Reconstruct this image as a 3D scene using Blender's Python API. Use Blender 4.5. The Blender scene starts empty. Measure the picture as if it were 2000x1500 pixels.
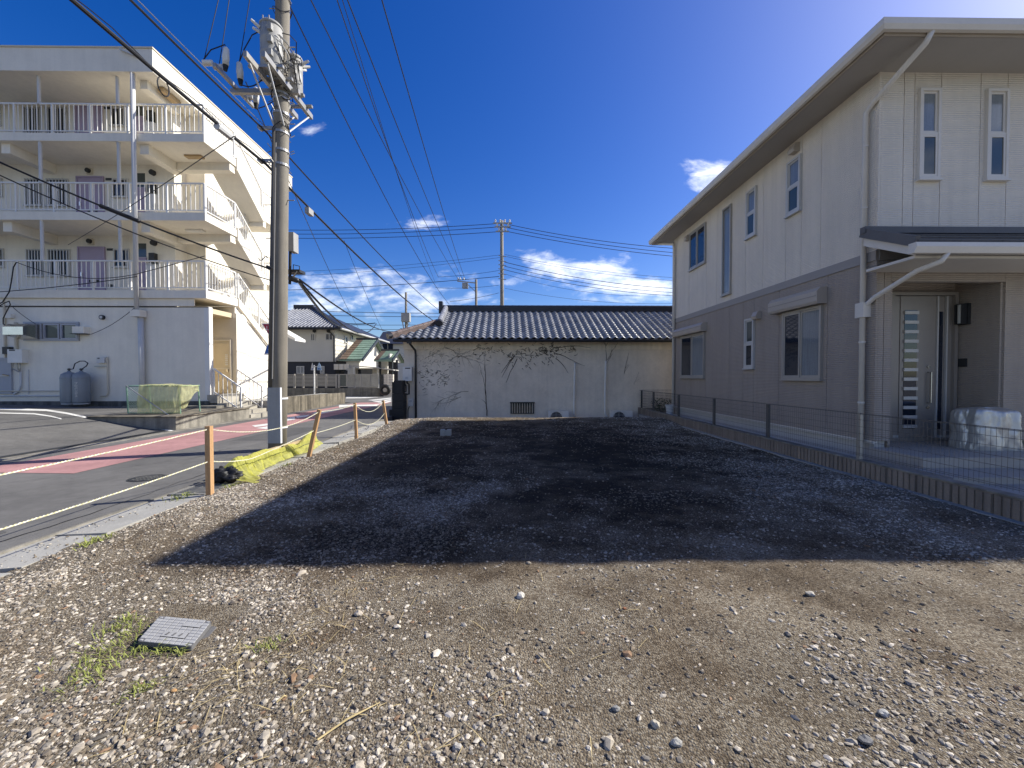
import bpy, bmesh, math, random
import numpy as np
from mathutils import Vector, Matrix, noise as mnoise
R = math.radians
rng = random.Random(7)
npr = np.random.default_rng(11)
scene = bpy.context.scene
COL = scene.collection

# ------------------------------------------------------------------ camera
CAMH = 1.45
cam_d = bpy.data.cameras.new('camera')
cam_d.lens = 14.4
cam_d.sensor_width = 36
cam_d.clip_start = 0.05
cam_d.clip_end = 6000
cam = bpy.data.objects.new('camera', cam_d)
cam.location = (0, 0, CAMH)
cam.rotation_euler = (R(90 - 1.074), 0, R(-0.716))
COL.objects.link(cam)
scene.camera = cam

# ------------------------------------------------------------------ sun, sky, exposure
SUN_AZ, SUN_EL = 18.0, 37.4          # degrees from +X towards +Y, elevation
sv = Vector((math.cos(R(SUN_EL)) * math.cos(R(SUN_AZ)), math.cos(R(SUN_EL)) * math.sin(R(SUN_AZ)), math.sin(R(SUN_EL))))
sd = bpy.data.lights.new('sun', 'SUN')
sd.energy = 5.0
sd.angle = R(0.53)
sd.color = (1.0, 0.972, 0.915)
so = bpy.data.objects.new('sun', sd)
so.rotation_euler = sv.to_track_quat('Z', 'Y').to_euler()
so.location = sv * 60
COL.objects.link(so)

world = bpy.data.worlds.new('World')
scene.world = world
world.use_nodes = True
wn, wl = world.node_tree.nodes, world.node_tree.links
wn.clear()
wo = wn.new('ShaderNodeOutputWorld')
bg = wn.new('ShaderNodeBackground')
bg.inputs['Strength'].default_value = 0.106
sky = wn.new('ShaderNodeTexSky')
sky.sky_type = 'NISHITA'
sky.sun_disc = False
sky.sun_elevation = R(SUN_EL)
sky.sun_rotation = R(90 - SUN_AZ)
sky.air_density = 1.0
sky.dust_density = 1.2
sky.ozone_density = 3.2
sky.altitude = 400
hsv = wn.new('ShaderNodeHueSaturation')
hsv.inputs['Saturation'].default_value = 1.41
hsv.inputs['Hue'].default_value = 0.520
wl.new(sky.outputs[0], hsv.inputs['Color'])
tc = wn.new('ShaderNodeTexCoord')
sep = wn.new('ShaderNodeSeparateXYZ')
wl.new(tc.outputs['Generated'], sep.inputs[0])
def wmath(op, a, b=None, c=None, clamp=False):
    n = wn.new('ShaderNodeMath'); n.operation = op; n.use_clamp = clamp
    for i, s in enumerate((a, b, c)):
        if s is None: continue
        if isinstance(s, (int, float)): n.inputs[i].default_value = s
        else: wl.new(s, n.inputs[i])
    return n.outputs[0]
hx = wmath('SQRT', wmath('ADD', wmath('MULTIPLY', sep.outputs[0], sep.outputs[0]), wmath('MULTIPLY', sep.outputs[1], sep.outputs[1])))
ydir = wmath('MAXIMUM', sep.outputs[1], 0.02)
cu = wmath('DIVIDE', sep.outputs[0], ydir)
cv = wmath('DIVIDE', sep.outputs[2], ydir)
# cloud banks as they stand in the sky (u = x/y, v = z/y, half widths)
banks = [(0.18, 0.255, .21, .048, 1.0), (0.30, 0.215, .16, .036, 1.0), (0.29, 0.187, .13, .02, .95), (-0.33, 0.20, .40, .085, .80),
         (-0.20, 0.365, .10, .026, .72), (0.50, 0.488, .085, .05, 1.0), (-0.47, 0.60, .06, .03, .52), (-0.30, 0.235, .30, .05, .72), (-0.45, .17, .25, .04, .7),
         (0.08, 0.29, .10, .03, .7), (-.22, .16, .08, .03, .6), (0.0, .235, .12, .03, .55)]
tot = None
for (u0, v0, a, b, w) in banks:
    du = wmath('MULTIPLY', wmath('SUBTRACT', cu, u0), 1 / a)
    dv = wmath('MULTIPLY', wmath('SUBTRACT', cv, v0), 1 / b)
    r = wmath('SQRT', wmath('ADD', wmath('MULTIPLY', du, du), wmath('MULTIPLY', dv, dv)))
    m = wmath('MULTIPLY', wmath('SUBTRACT', 1.35, r, clamp=True), w)
    tot = m if tot is None else wmath('MAXIMUM', tot, m)
cvec = wn.new('ShaderNodeCombineXYZ')
wl.new(cu, cvec.inputs[0])
wl.new(wmath('MULTIPLY', cv, 2.3), cvec.inputs[1])
n1 = wn.new('ShaderNodeTexNoise')
n1.inputs['Scale'].default_value = 9.0
n1.inputs['Detail'].default_value = 9
n1.inputs['Roughness'].default_value = 0.6
n1.inputs['Distortion'].default_value = 0.25
wl.new(cvec.outputs[0], n1.inputs['Vector'])
dens = wmath('ADD', wmath('MULTIPLY', tot, 0.62), wmath('MULTIPLY', wmath('SUBTRACT', n1.outputs['Fac'], 0.5), 1.55))
mr = wn.new('ShaderNodeMapRange')
mr.interpolation_type = 'SMOOTHSTEP'
mr.inputs['From Min'].default_value = 0.30
mr.inputs['From Max'].default_value = 0.86
wl.new(dens, mr.inputs['Value'])
cf = wmath('MULTIPLY', mr.outputs[0], wmath('GREATER_THAN', tot, 0.005))
# broken low cloud added out of view round the horizon to whiten ambient light
n2 = wn.new('ShaderNodeTexNoise'); n2.inputs['Scale'].default_value = 5.0; n2.inputs['Detail'].default_value = 8; n2.inputs['Roughness'].default_value = .6
mp2 = wn.new('ShaderNodeMapping'); mp2.inputs['Scale'].default_value = (1, 1, 2.6); wl.new(tc.outputs['Generated'], mp2.inputs[0]); wl.new(mp2.outputs[0], n2.inputs['Vector'])
def wramp(s, a, b):
    m_ = wn.new('ShaderNodeMapRange'); m_.interpolation_type = 'SMOOTHSTEP'; m_.inputs['From Min'].default_value = a; m_.inputs['From Max'].default_value = b; wl.new(s, m_.inputs['Value']); return m_.outputs[0]
elv = wmath('DIVIDE', sep.outputs[2], wmath('MAXIMUM', hx, .01))
gen = wmath('MULTIPLY', wramp(n2.outputs['Fac'], .47, .66), wmath('MULTIPLY', wramp(elv, .02, .10), wramp(elv, .62, .34)))
gen = wmath('MULTIPLY', gen, wramp(wmath('DIVIDE', sep.outputs[1], wmath('MAXIMUM', hx, .01)), .50, .30))
cf = wmath('MAXIMUM', cf, gen)
mx = wn.new('ShaderNodeMix')
mx.data_type = 'RGBA'
mx.inputs[7].default_value = (9.6, 9.9, 10.4, 1)
wl.new(wmath('MULTIPLY', cf, 0.92), mx.inputs[0])
wl.new(hsv.outputs[0], mx.inputs[6])
wl.new(mx.outputs[2], bg.inputs['Color'])
wl.new(bg.outputs[0], wo.inputs[0])

scene.view_settings.view_transform = 'Standard'
scene.view_settings.look = 'None'
scene.view_settings.exposure = 0.55
scene.view_settings.gamma = 1
scene.cycles.use_denoising = True
scene.cycles.max_bounces = 8
scene.cycles.transparent_max_bounces = 12

# ------------------------------------------------------------------ unprojection of photograph pixels (2000 x 1500) on real planes
CR = cam.rotation_euler.to_matrix()
CO = Vector((0, 0, CAMH))
def at(px, py, X=None, Y=None, Z=None):
    d = CR @ Vector(((px - 1000) / 800, -(py - 750) / 800, -1))
    if X is not None: t = X / d.x
    elif Y is not None: t = Y / d.y
    else: t = (Z - CAMH) / d.z
    return CO + d * t

# ------------------------------------------------------------------ materials
MATS = {}
def mat(name, col, rough=.75, var=.10, vs=2.5, bump=0.0, bs=90, metal=0.0, spec=.4, streak=0.0, rib=None, grime=0.0, trans=0.0, vscale=None, coat=0.0):
    if name in MATS: return MATS[name]
    m = bpy.data.materials.new(name); m.use_nodes = True
    n, l = m.node_tree.nodes, m.node_tree.links
    b = n['Principled BSDF']
    geo = n.new('ShaderNodeNewGeometry')
    pos = geo.outputs['Position']
    def noise(scale, det=6, vec=None, rou=.6):
        t = n.new('ShaderNodeTexNoise'); t.inputs['Scale'].default_value = scale; t.inputs['Detail'].default_value = det
        t.inputs['Roughness'].default_value = rou
        if vec:
            mp = n.new('ShaderNodeMapping'); mp.inputs['Scale'].default_value = vec; l.new(pos, mp.inputs[0]); l.new(mp.outputs[0], t.inputs['Vector'])
        else: l.new(pos, t.inputs['Vector'])
        return t.outputs['Fac']
    def mrange(s, a, b2, fa=.3, fb=.7):
        q = n.new('ShaderNodeMapRange'); q.inputs['From Min'].default_value = fa; q.inputs['From Max'].default_value = fb
        q.inputs['To Min'].default_value = a; q.inputs['To Max'].default_value = b2; l.new(s, q.inputs['Value']); return q.outputs[0]
    def mul(a, b2):
        q = n.new('ShaderNodeMath'); q.operation = 'MULTIPLY'; l.new(a, q.inputs[0])
        if isinstance(b2, float): q.inputs[1].default_value = b2
        else: l.new(b2, q.inputs[1])
        return q.outputs[0]
    f = mrange(noise(vs, 8, vscale), 1 - var, 1 + var)
    f = mul(f, mrange(noise(vs * 14, 4), 1 - var * .6, 1 + var * .6))
    if streak: f = mul(f, mrange(noise(1.0, 6, (5.5, 5.5, .35)), 1 - streak, 1.02, .38, .6))
    if grime: f = mul(f, mrange(noise(.55, 7, None, .7), 1 - grime, 1.0, .36, .56))
    mixc = n.new('ShaderNodeVectorMath'); mixc.operation = 'SCALE'
    mixc.inputs[0].default_value = col if 'glass' in name or 'sign' in name else (col[0], col[1]*.967, col[2]*.905)
    l.new(f, mixc.inputs['Scale'])
    l.new(mixc.outputs[0], b.inputs['Base Color'])
    b.inputs['Roughness'].default_value = rough
    b.inputs['Metallic'].default_value = metal
    b.inputs['Specular IOR Level'].default_value = spec
    b.inputs['Coat Weight'].default_value = coat
    hgt = None
    if rib:
        s = n.new('ShaderNodeSeparateXYZ'); l.new(pos, s.inputs[0])
        q = n.new('ShaderNodeMath'); q.operation = 'SINE'; l.new(mul(s.outputs[2], 2 * math.pi / rib), q.inputs[0])
        hgt = mrange(q.outputs[0], 0, 1, -.6, .9)
        bp = n.new('ShaderNodeBump'); bp.inputs['Strength'].default_value = .9; bp.inputs['Distance'].default_value = .006
        l.new(hgt, bp.inputs['Height']); l.new(bp.outputs[0], b.inputs['Normal'])
    elif bump:
        bp = n.new('ShaderNodeBump'); bp.inputs['Strength'].default_value = .8; bp.inputs['Distance'].default_value = bump
        l.new(noise(bs, 5), bp.inputs['Height']); l.new(bp.outputs[0], b.inputs['Normal'])
    if trans:
        out = n['Material Output']
        tr = n.new('ShaderNodeBsdfTransparent'); tl = n.new('ShaderNodeBsdfTranslucent')
        l.new(mixc.outputs[0], tl.inputs[0])
        a1 = n.new('ShaderNodeMixShader'); a1.inputs[0].default_value = .4
        l.new(b.outputs[0], a1.inputs[1]); l.new(tl.outputs[0], a1.inputs[2])
        a2 = n.new('ShaderNodeMixShader'); a2.inputs[0].default_value = trans
        l.new(a1.outputs[0], a2.inputs[1]); l.new(tr.outputs[0], a2.inputs[2]); l.new(a2.outputs[0], out.inputs[0])
    MATS[name] = m
    return m

cream = mat('cream paint', (.80, .765, .68), .8, .03, 1.2, .002, 160, streak=.03, grime=.08)
cream2 = mat('cream soffit', (.62, .57, .46), .85, .05, 1.5)
plinth = mat('plinth concrete', (.13, .13, .125), .9, .2, 2, .004, 60, streak=.5)
conc = mat('weathered concrete', (.27, .255, .22), .9, .2, 2.2, .006, 70, streak=.35, grime=.35)
conc2 = mat('pale concrete', (.36, .355, .33), .88, .12, 2.5, .003, 120, grime=.15)
stepconc = mat('step concrete', (.40, .38, .33), .9, .15, 4, .004, 90, grime=.3)
stained = mat('stained concrete', (.22, .195, .15), .92, .25, 3, .006, 60, streak=.55, grime=.4)
polec = mat('pole concrete', (.235, .215, .18), .85, .08, 3, .0025, 160, streak=.22)
white = mat('white metal', (.74, .74, .72), .45, .04, 3, grime=.05)
greywhite = mat('grey white steel', (.55, .56, .57), .45, .06, 3)
lavender = mat('lavender door', (.36, .30, .42), .5, .04, 3)
beige = mat('beige door', (.58, .50, .35), .55, .05, 3)
dark = mat('dark metal', (.03, .032, .035), .5, .1, 5)
black = mat('black rubber', (.012, .012, .013), .55, .15, 8)
cable = mat('black cable', (.012, .012, .014), .5, .05, 5)
galv = mat('galvanised steel', (.36, .36, .35), .42, .1, 6, metal=.55)
steel = mat('stainless steel', (.6, .6, .6), .22, .05, 6, metal=1.0)
canm = mat('transformer grey', (.36, .36, .35), .5, .07, 4, streak=.1)
insul = mat('insulator porcelain', (.72, .72, .69), .25, .04, 6)
brownl = mat('lamp cover', (.42, .30, .16), .5, .1, 6)
glassd = mat('dark glass', (.016, .022, .035), .04, .05, 2, spec=.8)
glassf = mat('curtained glass', (.20, .22, .23), .08, .15, 3, spec=.8, vscale=(9, 9, .4))
glassg = mat('grey green glass', (.06, .075, .07), .07, .1, 2, spec=.7)
alum = mat('aluminium sash', (.40, .38, .35), .4, .04, 4, metal=.2)
alumw = mat('pale sash', (.55, .55, .54), .4, .04, 4, metal=.1)
bluesash = mat('bluish sash', (.36, .38, .43), .4, .04, 4)
hsw = mat('white ribbed siding', (.76, .71, .63), .62, .03, .8, rib=.034, spec=.25, streak=.05, grime=.05)
hsg = mat('grey ribbed siding', (.375, .33, .29), .65, .04, .8, rib=.034, spec=.25, streak=.06, grime=.06)
hband = mat('grey band', (.33, .31, .295), .6, .03, 2)
hwhite = mat('house white trim', (.70, .67, .62), .45, .03, 2, grime=.06)
shut = mat('shutter box', (.45, .40, .345), .4, .03, 2)
found = mat('foundation mortar', (.50, .50, .49), .9, .06, 2, .002, 120)
plaster = mat('old plaster', (.76, .70, .605), .88, .07, .9, .003, 110, streak=.05, grime=.14)
plaster2 = mat('frieze plaster', (.86, .79, .66), .85, .06, 1.2, .002, 110, streak=.12)
kawara = mat('glazed roof tile', (.29, .30, .325), .28, .30, 2.2, .0015, 60, spec=.7)
kawara_r = mat('reddish roof tile', (.17, .125, .11), .4, .45, 4, spec=.5)
kawara_d = mat('dark ridge tile', (.03, .032, .04), .42, .25, 3, spec=.5)
asph = mat('road asphalt', (.145, .142, .136), .88, .17, .6, .005, 200, grime=.26)
asph2 = mat('parking asphalt', (.135, .132, .125), .9, .18, .8, .006, 170, grime=.25)
redp = mat('red road paint', (.42, .225, .22), .85, .16, 1.5, .003, 200, grime=.22)
whitep = mat('white road paint', (.68, .68, .65), .8, .14, 6, .002, 150, grime=.18)
wood = mat('stake wood', (.46, .28, .14), .75, .16, 3, .002, 60, vscale=(14, 14, .8))
wood2 = mat('old timber', (.42, .33, .20), .8, .2, 4, .002, 60)
rope1 = mat('yellow rope', (.60, .58, .34), .8, .1, 9)
rope2 = mat('white rope', (.72, .71, .62), .8, .1, 9)
yellow_net = mat('yellow net', (.66, .66, .14), .75, .2, 14, trans=.36)
yellow_net2 = mat('faded net', (.70, .70, .36), .7, .15, 9, trans=.42)
greenp = mat('green wire', (.16, .30, .22), .5, .1, 5)
tank = mat('gas cylinder grey', (.22, .25, .28), .45, .06, 3, streak=.12)
silver = mat('silver sheet', (.52, .52, .50), .36, .06, 6, .012, 9, metal=.45)
redsign = mat('sign red', (.42, .02, .03), .4, .05, 4)
bluesign = mat('sign blue', (.02, .10, .36), .4, .05, 4)
signw = mat('sign white', (.75, .75, .75), .4, .03, 4)
lid = mat('hatch plastic', (.34, .345, .35), .5, .10, 6, spec=.4)
lidd = mat('hatch groove', (.13, .13, .135), .7, .1, 6)
bwhite = mat('far house white', (.66, .64, .58), .8, .04, 1)
bnavy = mat('far house dark wall', (.035, .038, .05), .7, .1, 1)
croof = mat('green copper tile', (.25, .36, .27), .5, .22, 3, grime=.2)
broof = mat('brown copper tile', (.20, .14, .10), .5, .22, 3, grime=.2)
slat = mat('fence slat', (.42, .40, .36), .6, .05, 3)
frost = mat('frosted panel', (.38, .37, .33), .35, .3, 1.2, spec=.5)
vine = mat('dead vine', (.055, .048, .04), .9, .3, 9)
foliage = mat('dark foliage', (.035, .06, .03), .7, .3, 9)
grassm = mat('weed green', (.24, .27, .06), .7, .3, 9)
strawm = mat('dry straw', (.50, .40, .20), .8, .2, 9)
brickc = mat('ribbed block', (.26, .215, .175), .9, .15, 3, .004, 80, streak=.25)
porcht = mat('porch tile', (.37, .35, .32), .55, .05, 4)
porchr = mat('porch roof tile', (.105, .105, .11), .5, .12, 3)
doorm = mat('brown grey door', (.30, .275, .25), .4, .04, 3, metal=.15)
lampm = mat('lamp glass', (.6, .6, .55), .3, .02, 3)

# ------------------------------------------------------------------ mesh builder
W = {}
class MB:
    def __init__(s): s.v = []; s.f = []
    def add(s, vs, fs):
        k = len(s.v); s.v += [tuple(p) for p in vs]; s.f += [tuple(i + k for i in q) for q in fs]; return s
    def box(s, x0, x1, y0, y1, z0, z1):
        return s.add([(x0,y0,z0),(x1,y0,z0),(x1,y1,z0),(x0,y1,z0),(x0,y0,z1),(x1,y0,z1),(x1,y1,z1),(x0,y1,z1)],
                     [(0,3,2,1),(4,5,6,7),(0,1,5,4),(1,2,6,5),(2,3,7,6),(3,0,4,7)])
    def frame8(s, o, a, b, c):
        o = Vector(o); a = Vector(a); b = Vector(b); c = Vector(c)
        return s.add([o, o+a, o+a+b, o+b, o+c, o+a+c, o+a+b+c, o+b+c], [(0,3,2,1),(4,5,6,7),(0,1,5,4),(1,2,6,5),(2,3,7,6),(3,0,4,7)])
    def bar(s, p0, p1, w, h, up=(0,0,1)):
        p0 = Vector(p0); p1 = Vector(p1); d = (p1 - p0)
        x = d.normalized().cross(Vector(up))
        if x.length < 1e-4: x = Vector((1,0,0))
        x.normalize(); y = x.cross(d.normalized()).normalized()
        return s.frame8(p0 - x*w/2 - y*h/2, x*w, y*h, d)
    def ring(s, p, x, y, r, n):
        return [p + x*(r*math.cos(2*math.pi*i/n)) + y*(r*math.sin(2*math.pi*i/n)) for i in range(n)]
    def tube(s, pts, r, n=6, caps=True):
        pts = [Vector(p) for p in pts]; k = len(s.v); m = len(pts)
        rs = r if isinstance(r, (list, tuple)) else [r]*m
        prev = None
        for i, p in enumerate(pts):
            d = (pts[min(i+1, m-1)] - pts[max(i-1, 0)])
            d = d.normalized() if d.length > 1e-9 else Vector((0,0,1))
            if prev is None:
                a = Vector((0,0,1)) if abs(d.z) < .9 else Vector((1,0,0))
                x = d.cross(a).normalized()
            else:
                x = (prev - d*prev.dot(d)); x = x.normalized() if x.length > 1e-6 else d.orthogonal().normalized()
            prev = x; y = d.cross(x)
            s.v += [tuple(q) for q in s.ring(p, x, y, rs[i], n)]
        for i in range(m-1):
            for j in range(n):
                a = k+i*n+j; b = k+i*n+(j+1) % n
                s.f.append((a, b, b+n, a+n))
        if caps:
            s.f.append(tuple(k+j for j in reversed(range(n)))); s.f.append(tuple(k+(m-1)*n+j for j in range(n)))
        return s
    def cyl(s, p0, p1, r0, r1=None, n=14): return s.tube([p0, p1], [r0, r0 if r1 is None else r1], n)
    def lathe(s, c, prof, n=20):
        c = Vector(c); k = len(s.v)
        for r, z in prof: s.v += [(c.x + r*math.cos(2*math.pi*i/n), c.y + r*math.sin(2*math.pi*i/n), c.z + z) for i in range(n)]
        for i in range(len(prof)-1):
            for j in range(n):
                a = k+i*n+j; b = k+i*n+(j+1) % n; s.f.append((a, b, b+n, a+n))
        s.f.append(tuple(k+j for j in reversed(range(n)))); s.f.append(tuple(k+(len(prof)-1)*n+j for j in range(n)))
        return s
    def prism(s, poly, ext):
        poly = [Vector(p) for p in poly]; e = Vector(ext); n = len(poly)
        return s.add(poly + [p+e for p in poly], [tuple(range(n)), tuple(reversed(range(n, 2*n)))] + [(i, (i+1) % n, (i+1) % n + n, i+n) for i in range(n)])
    def poly(s, pts): return s.add(pts, [tuple(range(len(pts)))])
    def grid(s, nu, nv, fn, ):
        k = len(s.v)
        for j in range(nv+1):
            for i in range(nu+1): s.v.append(tuple(fn(i/nu, j/nv)))
        for j in range(nv):
            for i in range(nu):
                a = k+j*(nu+1)+i; s.f.append((a, a+1, a+nu+2, a+nu+1))
        return s
    def mesh(s, name, mt, org=(0,0,0), smooth=False, recalc=True):
        me = bpy.data.meshes.new(name); o = Vector(org)
        me.from_pydata([(x-o.x, y-o.y, z-o.z) for x, y, z in s.v], [], s.f)
        if recalc and len(s.f) < 20000:
            b = bmesh.new(); b.from_mesh(me); bmesh.ops.recalc_face_normals(b, faces=b.faces); b.to_mesh(me); b.free()
        if smooth: me.polygons.foreach_set('use_smooth', [True]*len(me.polygons))
        me.materials.append(mt)
        return me
    def build(s, name, mt, parent=None, smooth=False, recalc=True, org=None):
        if parent is None:
            if org is None:
                a = np.array(s.v); org = ((a[:,0].min()+a[:,0].max())/2, (a[:,1].min()+a[:,1].max())/2, a[:,2].min())
            org = Vector(org); ob = bpy.data.objects.new(name, s.mesh(name, mt, org, smooth, recalc)); ob.location = org; W[ob.name] = org
        else:
            ob = bpy.data.objects.new(name, s.mesh(name, mt, W[parent.name], smooth, recalc)); ob.parent = parent; W[ob.name] = W[parent.name]
        COL.objects.link(ob)
        if smooth and name not in ('gravel',):
            pass
        return ob
def thing(name, label, cat, loc=(0,0,0), group=None):
    o = bpy.data.objects.new(name, None); o.empty_display_size = .2; o.location = loc; COL.objects.link(o)
    W[o.name] = Vector(loc); return tag(o, label, cat, group)
def tag(o, label, cat, group=None):
    o['label'] = label; o['category'] = cat
    if group: o['group'] = group
    return o
def struct(o, label=None):
    o['kind'] = 'structure'
    if label: o['label'] = label
    return o
def inst(name, me, parent, loc, rot=(0,0,0), scale=None):
    """one piece sharing mesh data; loc in world coordinates of an unrotated parent"""
    o = bpy.data.objects.new(name, me); o.parent = parent; o.location = Vector(loc) - W[parent.name]; o.rotation_euler = rot
    if scale: o.scale = scale
    COL.objects.link(o); W[o.name] = Vector(loc); return o
class PL:
    """upright wall plane: a along u, b up, c outwards"""
    def __init__(s, o, u, n): s.o = Vector(o); s.u = Vector(u); s.n = Vector(n)
    def p(s, a, b, c=0): return s.o + s.u*a + Vector((0,0,b)) + s.n*c
    def box(s, mb, a0, a1, b0, b1, c0, c1): return mb.frame8(s.p(a0,b0,c0), s.u*(a1-a0), Vector((0,0,b1-b0)), s.n*(c1-c0))
    def ring(s, mb, a0, a1, b0, b1, t, c0, c1):
        s.box(mb, a0, a1, b0, b0+t, c0, c1); s.box(mb, a0, a1, b1-t, b1, c0, c1)
        s.box(mb, a0, a0+t, b0+t, b1-t, c0, c1); s.box(mb, a1-t, a1, b0+t, b1-t, c0, c1); return mb
def sag(p0, p1, s, n=24):
    p0 = Vector(p0); p1 = Vector(p1)
    return [p0.lerp(p1, i/n) - Vector((0,0,4*s*(i/n)*(1-i/n))) for i in range(n+1)]
def text_mesh(body, size, mt):
    cu_ = bpy.data.curves.new('lettering', 'FONT'); cu_.body = body; cu_.size = size; cu_.extrude = .002; cu_.align_x = 'CENTER'; cu_.align_y = 'CENTER'
    to = bpy.data.objects.new('lettering', cu_); COL.objects.link(to)
    dg = bpy.context.evaluated_depsgraph_get()
    me = bpy.data.meshes.new_from_object(to.evaluated_get(dg)); bpy.data.objects.remove(to); me.materials.clear(); me.materials.append(mt); return me

# ================================================================== GROUND, ROAD, LOT
def sstep(a, b, x):
    t = np.clip((x - a) / (b - a), 0, 1); return t*t*(3-2*t)
def vnoise(x, y, seed):
    xi = np.floor(x).astype(int); yi = np.floor(y).astype(int); fx = x-xi; fy = y-yi
    def h(a, b):
        n = (a*374761393 + b*668265263 + seed*2147483) & 0x7fffffff
        n = ((n ^ (n >> 13)) * 1274126177) & 0x7fffffff
        return ((n ^ (n >> 16)) & 0xffff) / 65535.0
    fx = fx*fx*(3-2*fx); fy = fy*fy*(3-2*fy)
    return (h(xi, yi)*(1-fx)+h(xi+1, yi)*fx)*(1-fy) + (h(xi, yi+1)*(1-fx)+h(xi+1, yi+1)*fx)*fy
def fbm(x, y, seed, o=4):
    s = 0; a = 1; t = 0
    for i in range(o): s = s + a*vnoise(x*2**i, y*2**i, seed+i*17); t += a; a *= .5
    return s/t
def far_edge(x): return 13.55 - .9*sstep(-2.6, -3.9, -(-x)) if False else 13.55 - 1.0*(1 - sstep(-4.0, -2.4, x))
def lot_z(x, y):
    z = .05*(fbm(x*.55, y*.55, 3)-.5) + .035*(fbm(x*2.2, y*2.2, 5)-.5) + .016*(fbm(x*9, y*9, 9, 3)-.5)
    z = z + .085*sstep(11.3, 12.9, y)*(1-sstep(-4.0, -2.9, -x*0 + 0*x) if False else 1) - .10*(1-sstep(-3.95, -3.3, x))*sstep(7, 12.5, y)
    z = z - .055*(1-sstep(-3.85, -3.35, x))
    fe = far_edge(x)
    z = z - .46*sstep(0, .75, y-fe)
    return z
nx, ny = 190, 300
xs = np.linspace(-3.8, 5.12, nx)
ys = np.concatenate([np.linspace(-5, .9, 30, endpoint=False), .9 + (14.5-.9)*np.linspace(0, 1, ny-30)**1.45])
gx, gy = np.meshgrid(xs, ys)
gz = lot_z(gx, gy)
v = np.stack([gx, gy, gz], -1).reshape(-1, 3)
idx = np.arange(nx*ny).reshape(ny, nx)
fq = np.stack([idx[:-1,:-1], idx[:-1,1:], idx[1:,1:], idx[1:,:-1]], -1).reshape(-1, 4)
me = bpy.data.meshes.new('gravel_lot'); me.from_pydata(v.tolist(), [], fq.tolist())
me.polygons.foreach_set('use_smooth', [True]*len(me.polygons))
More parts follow.
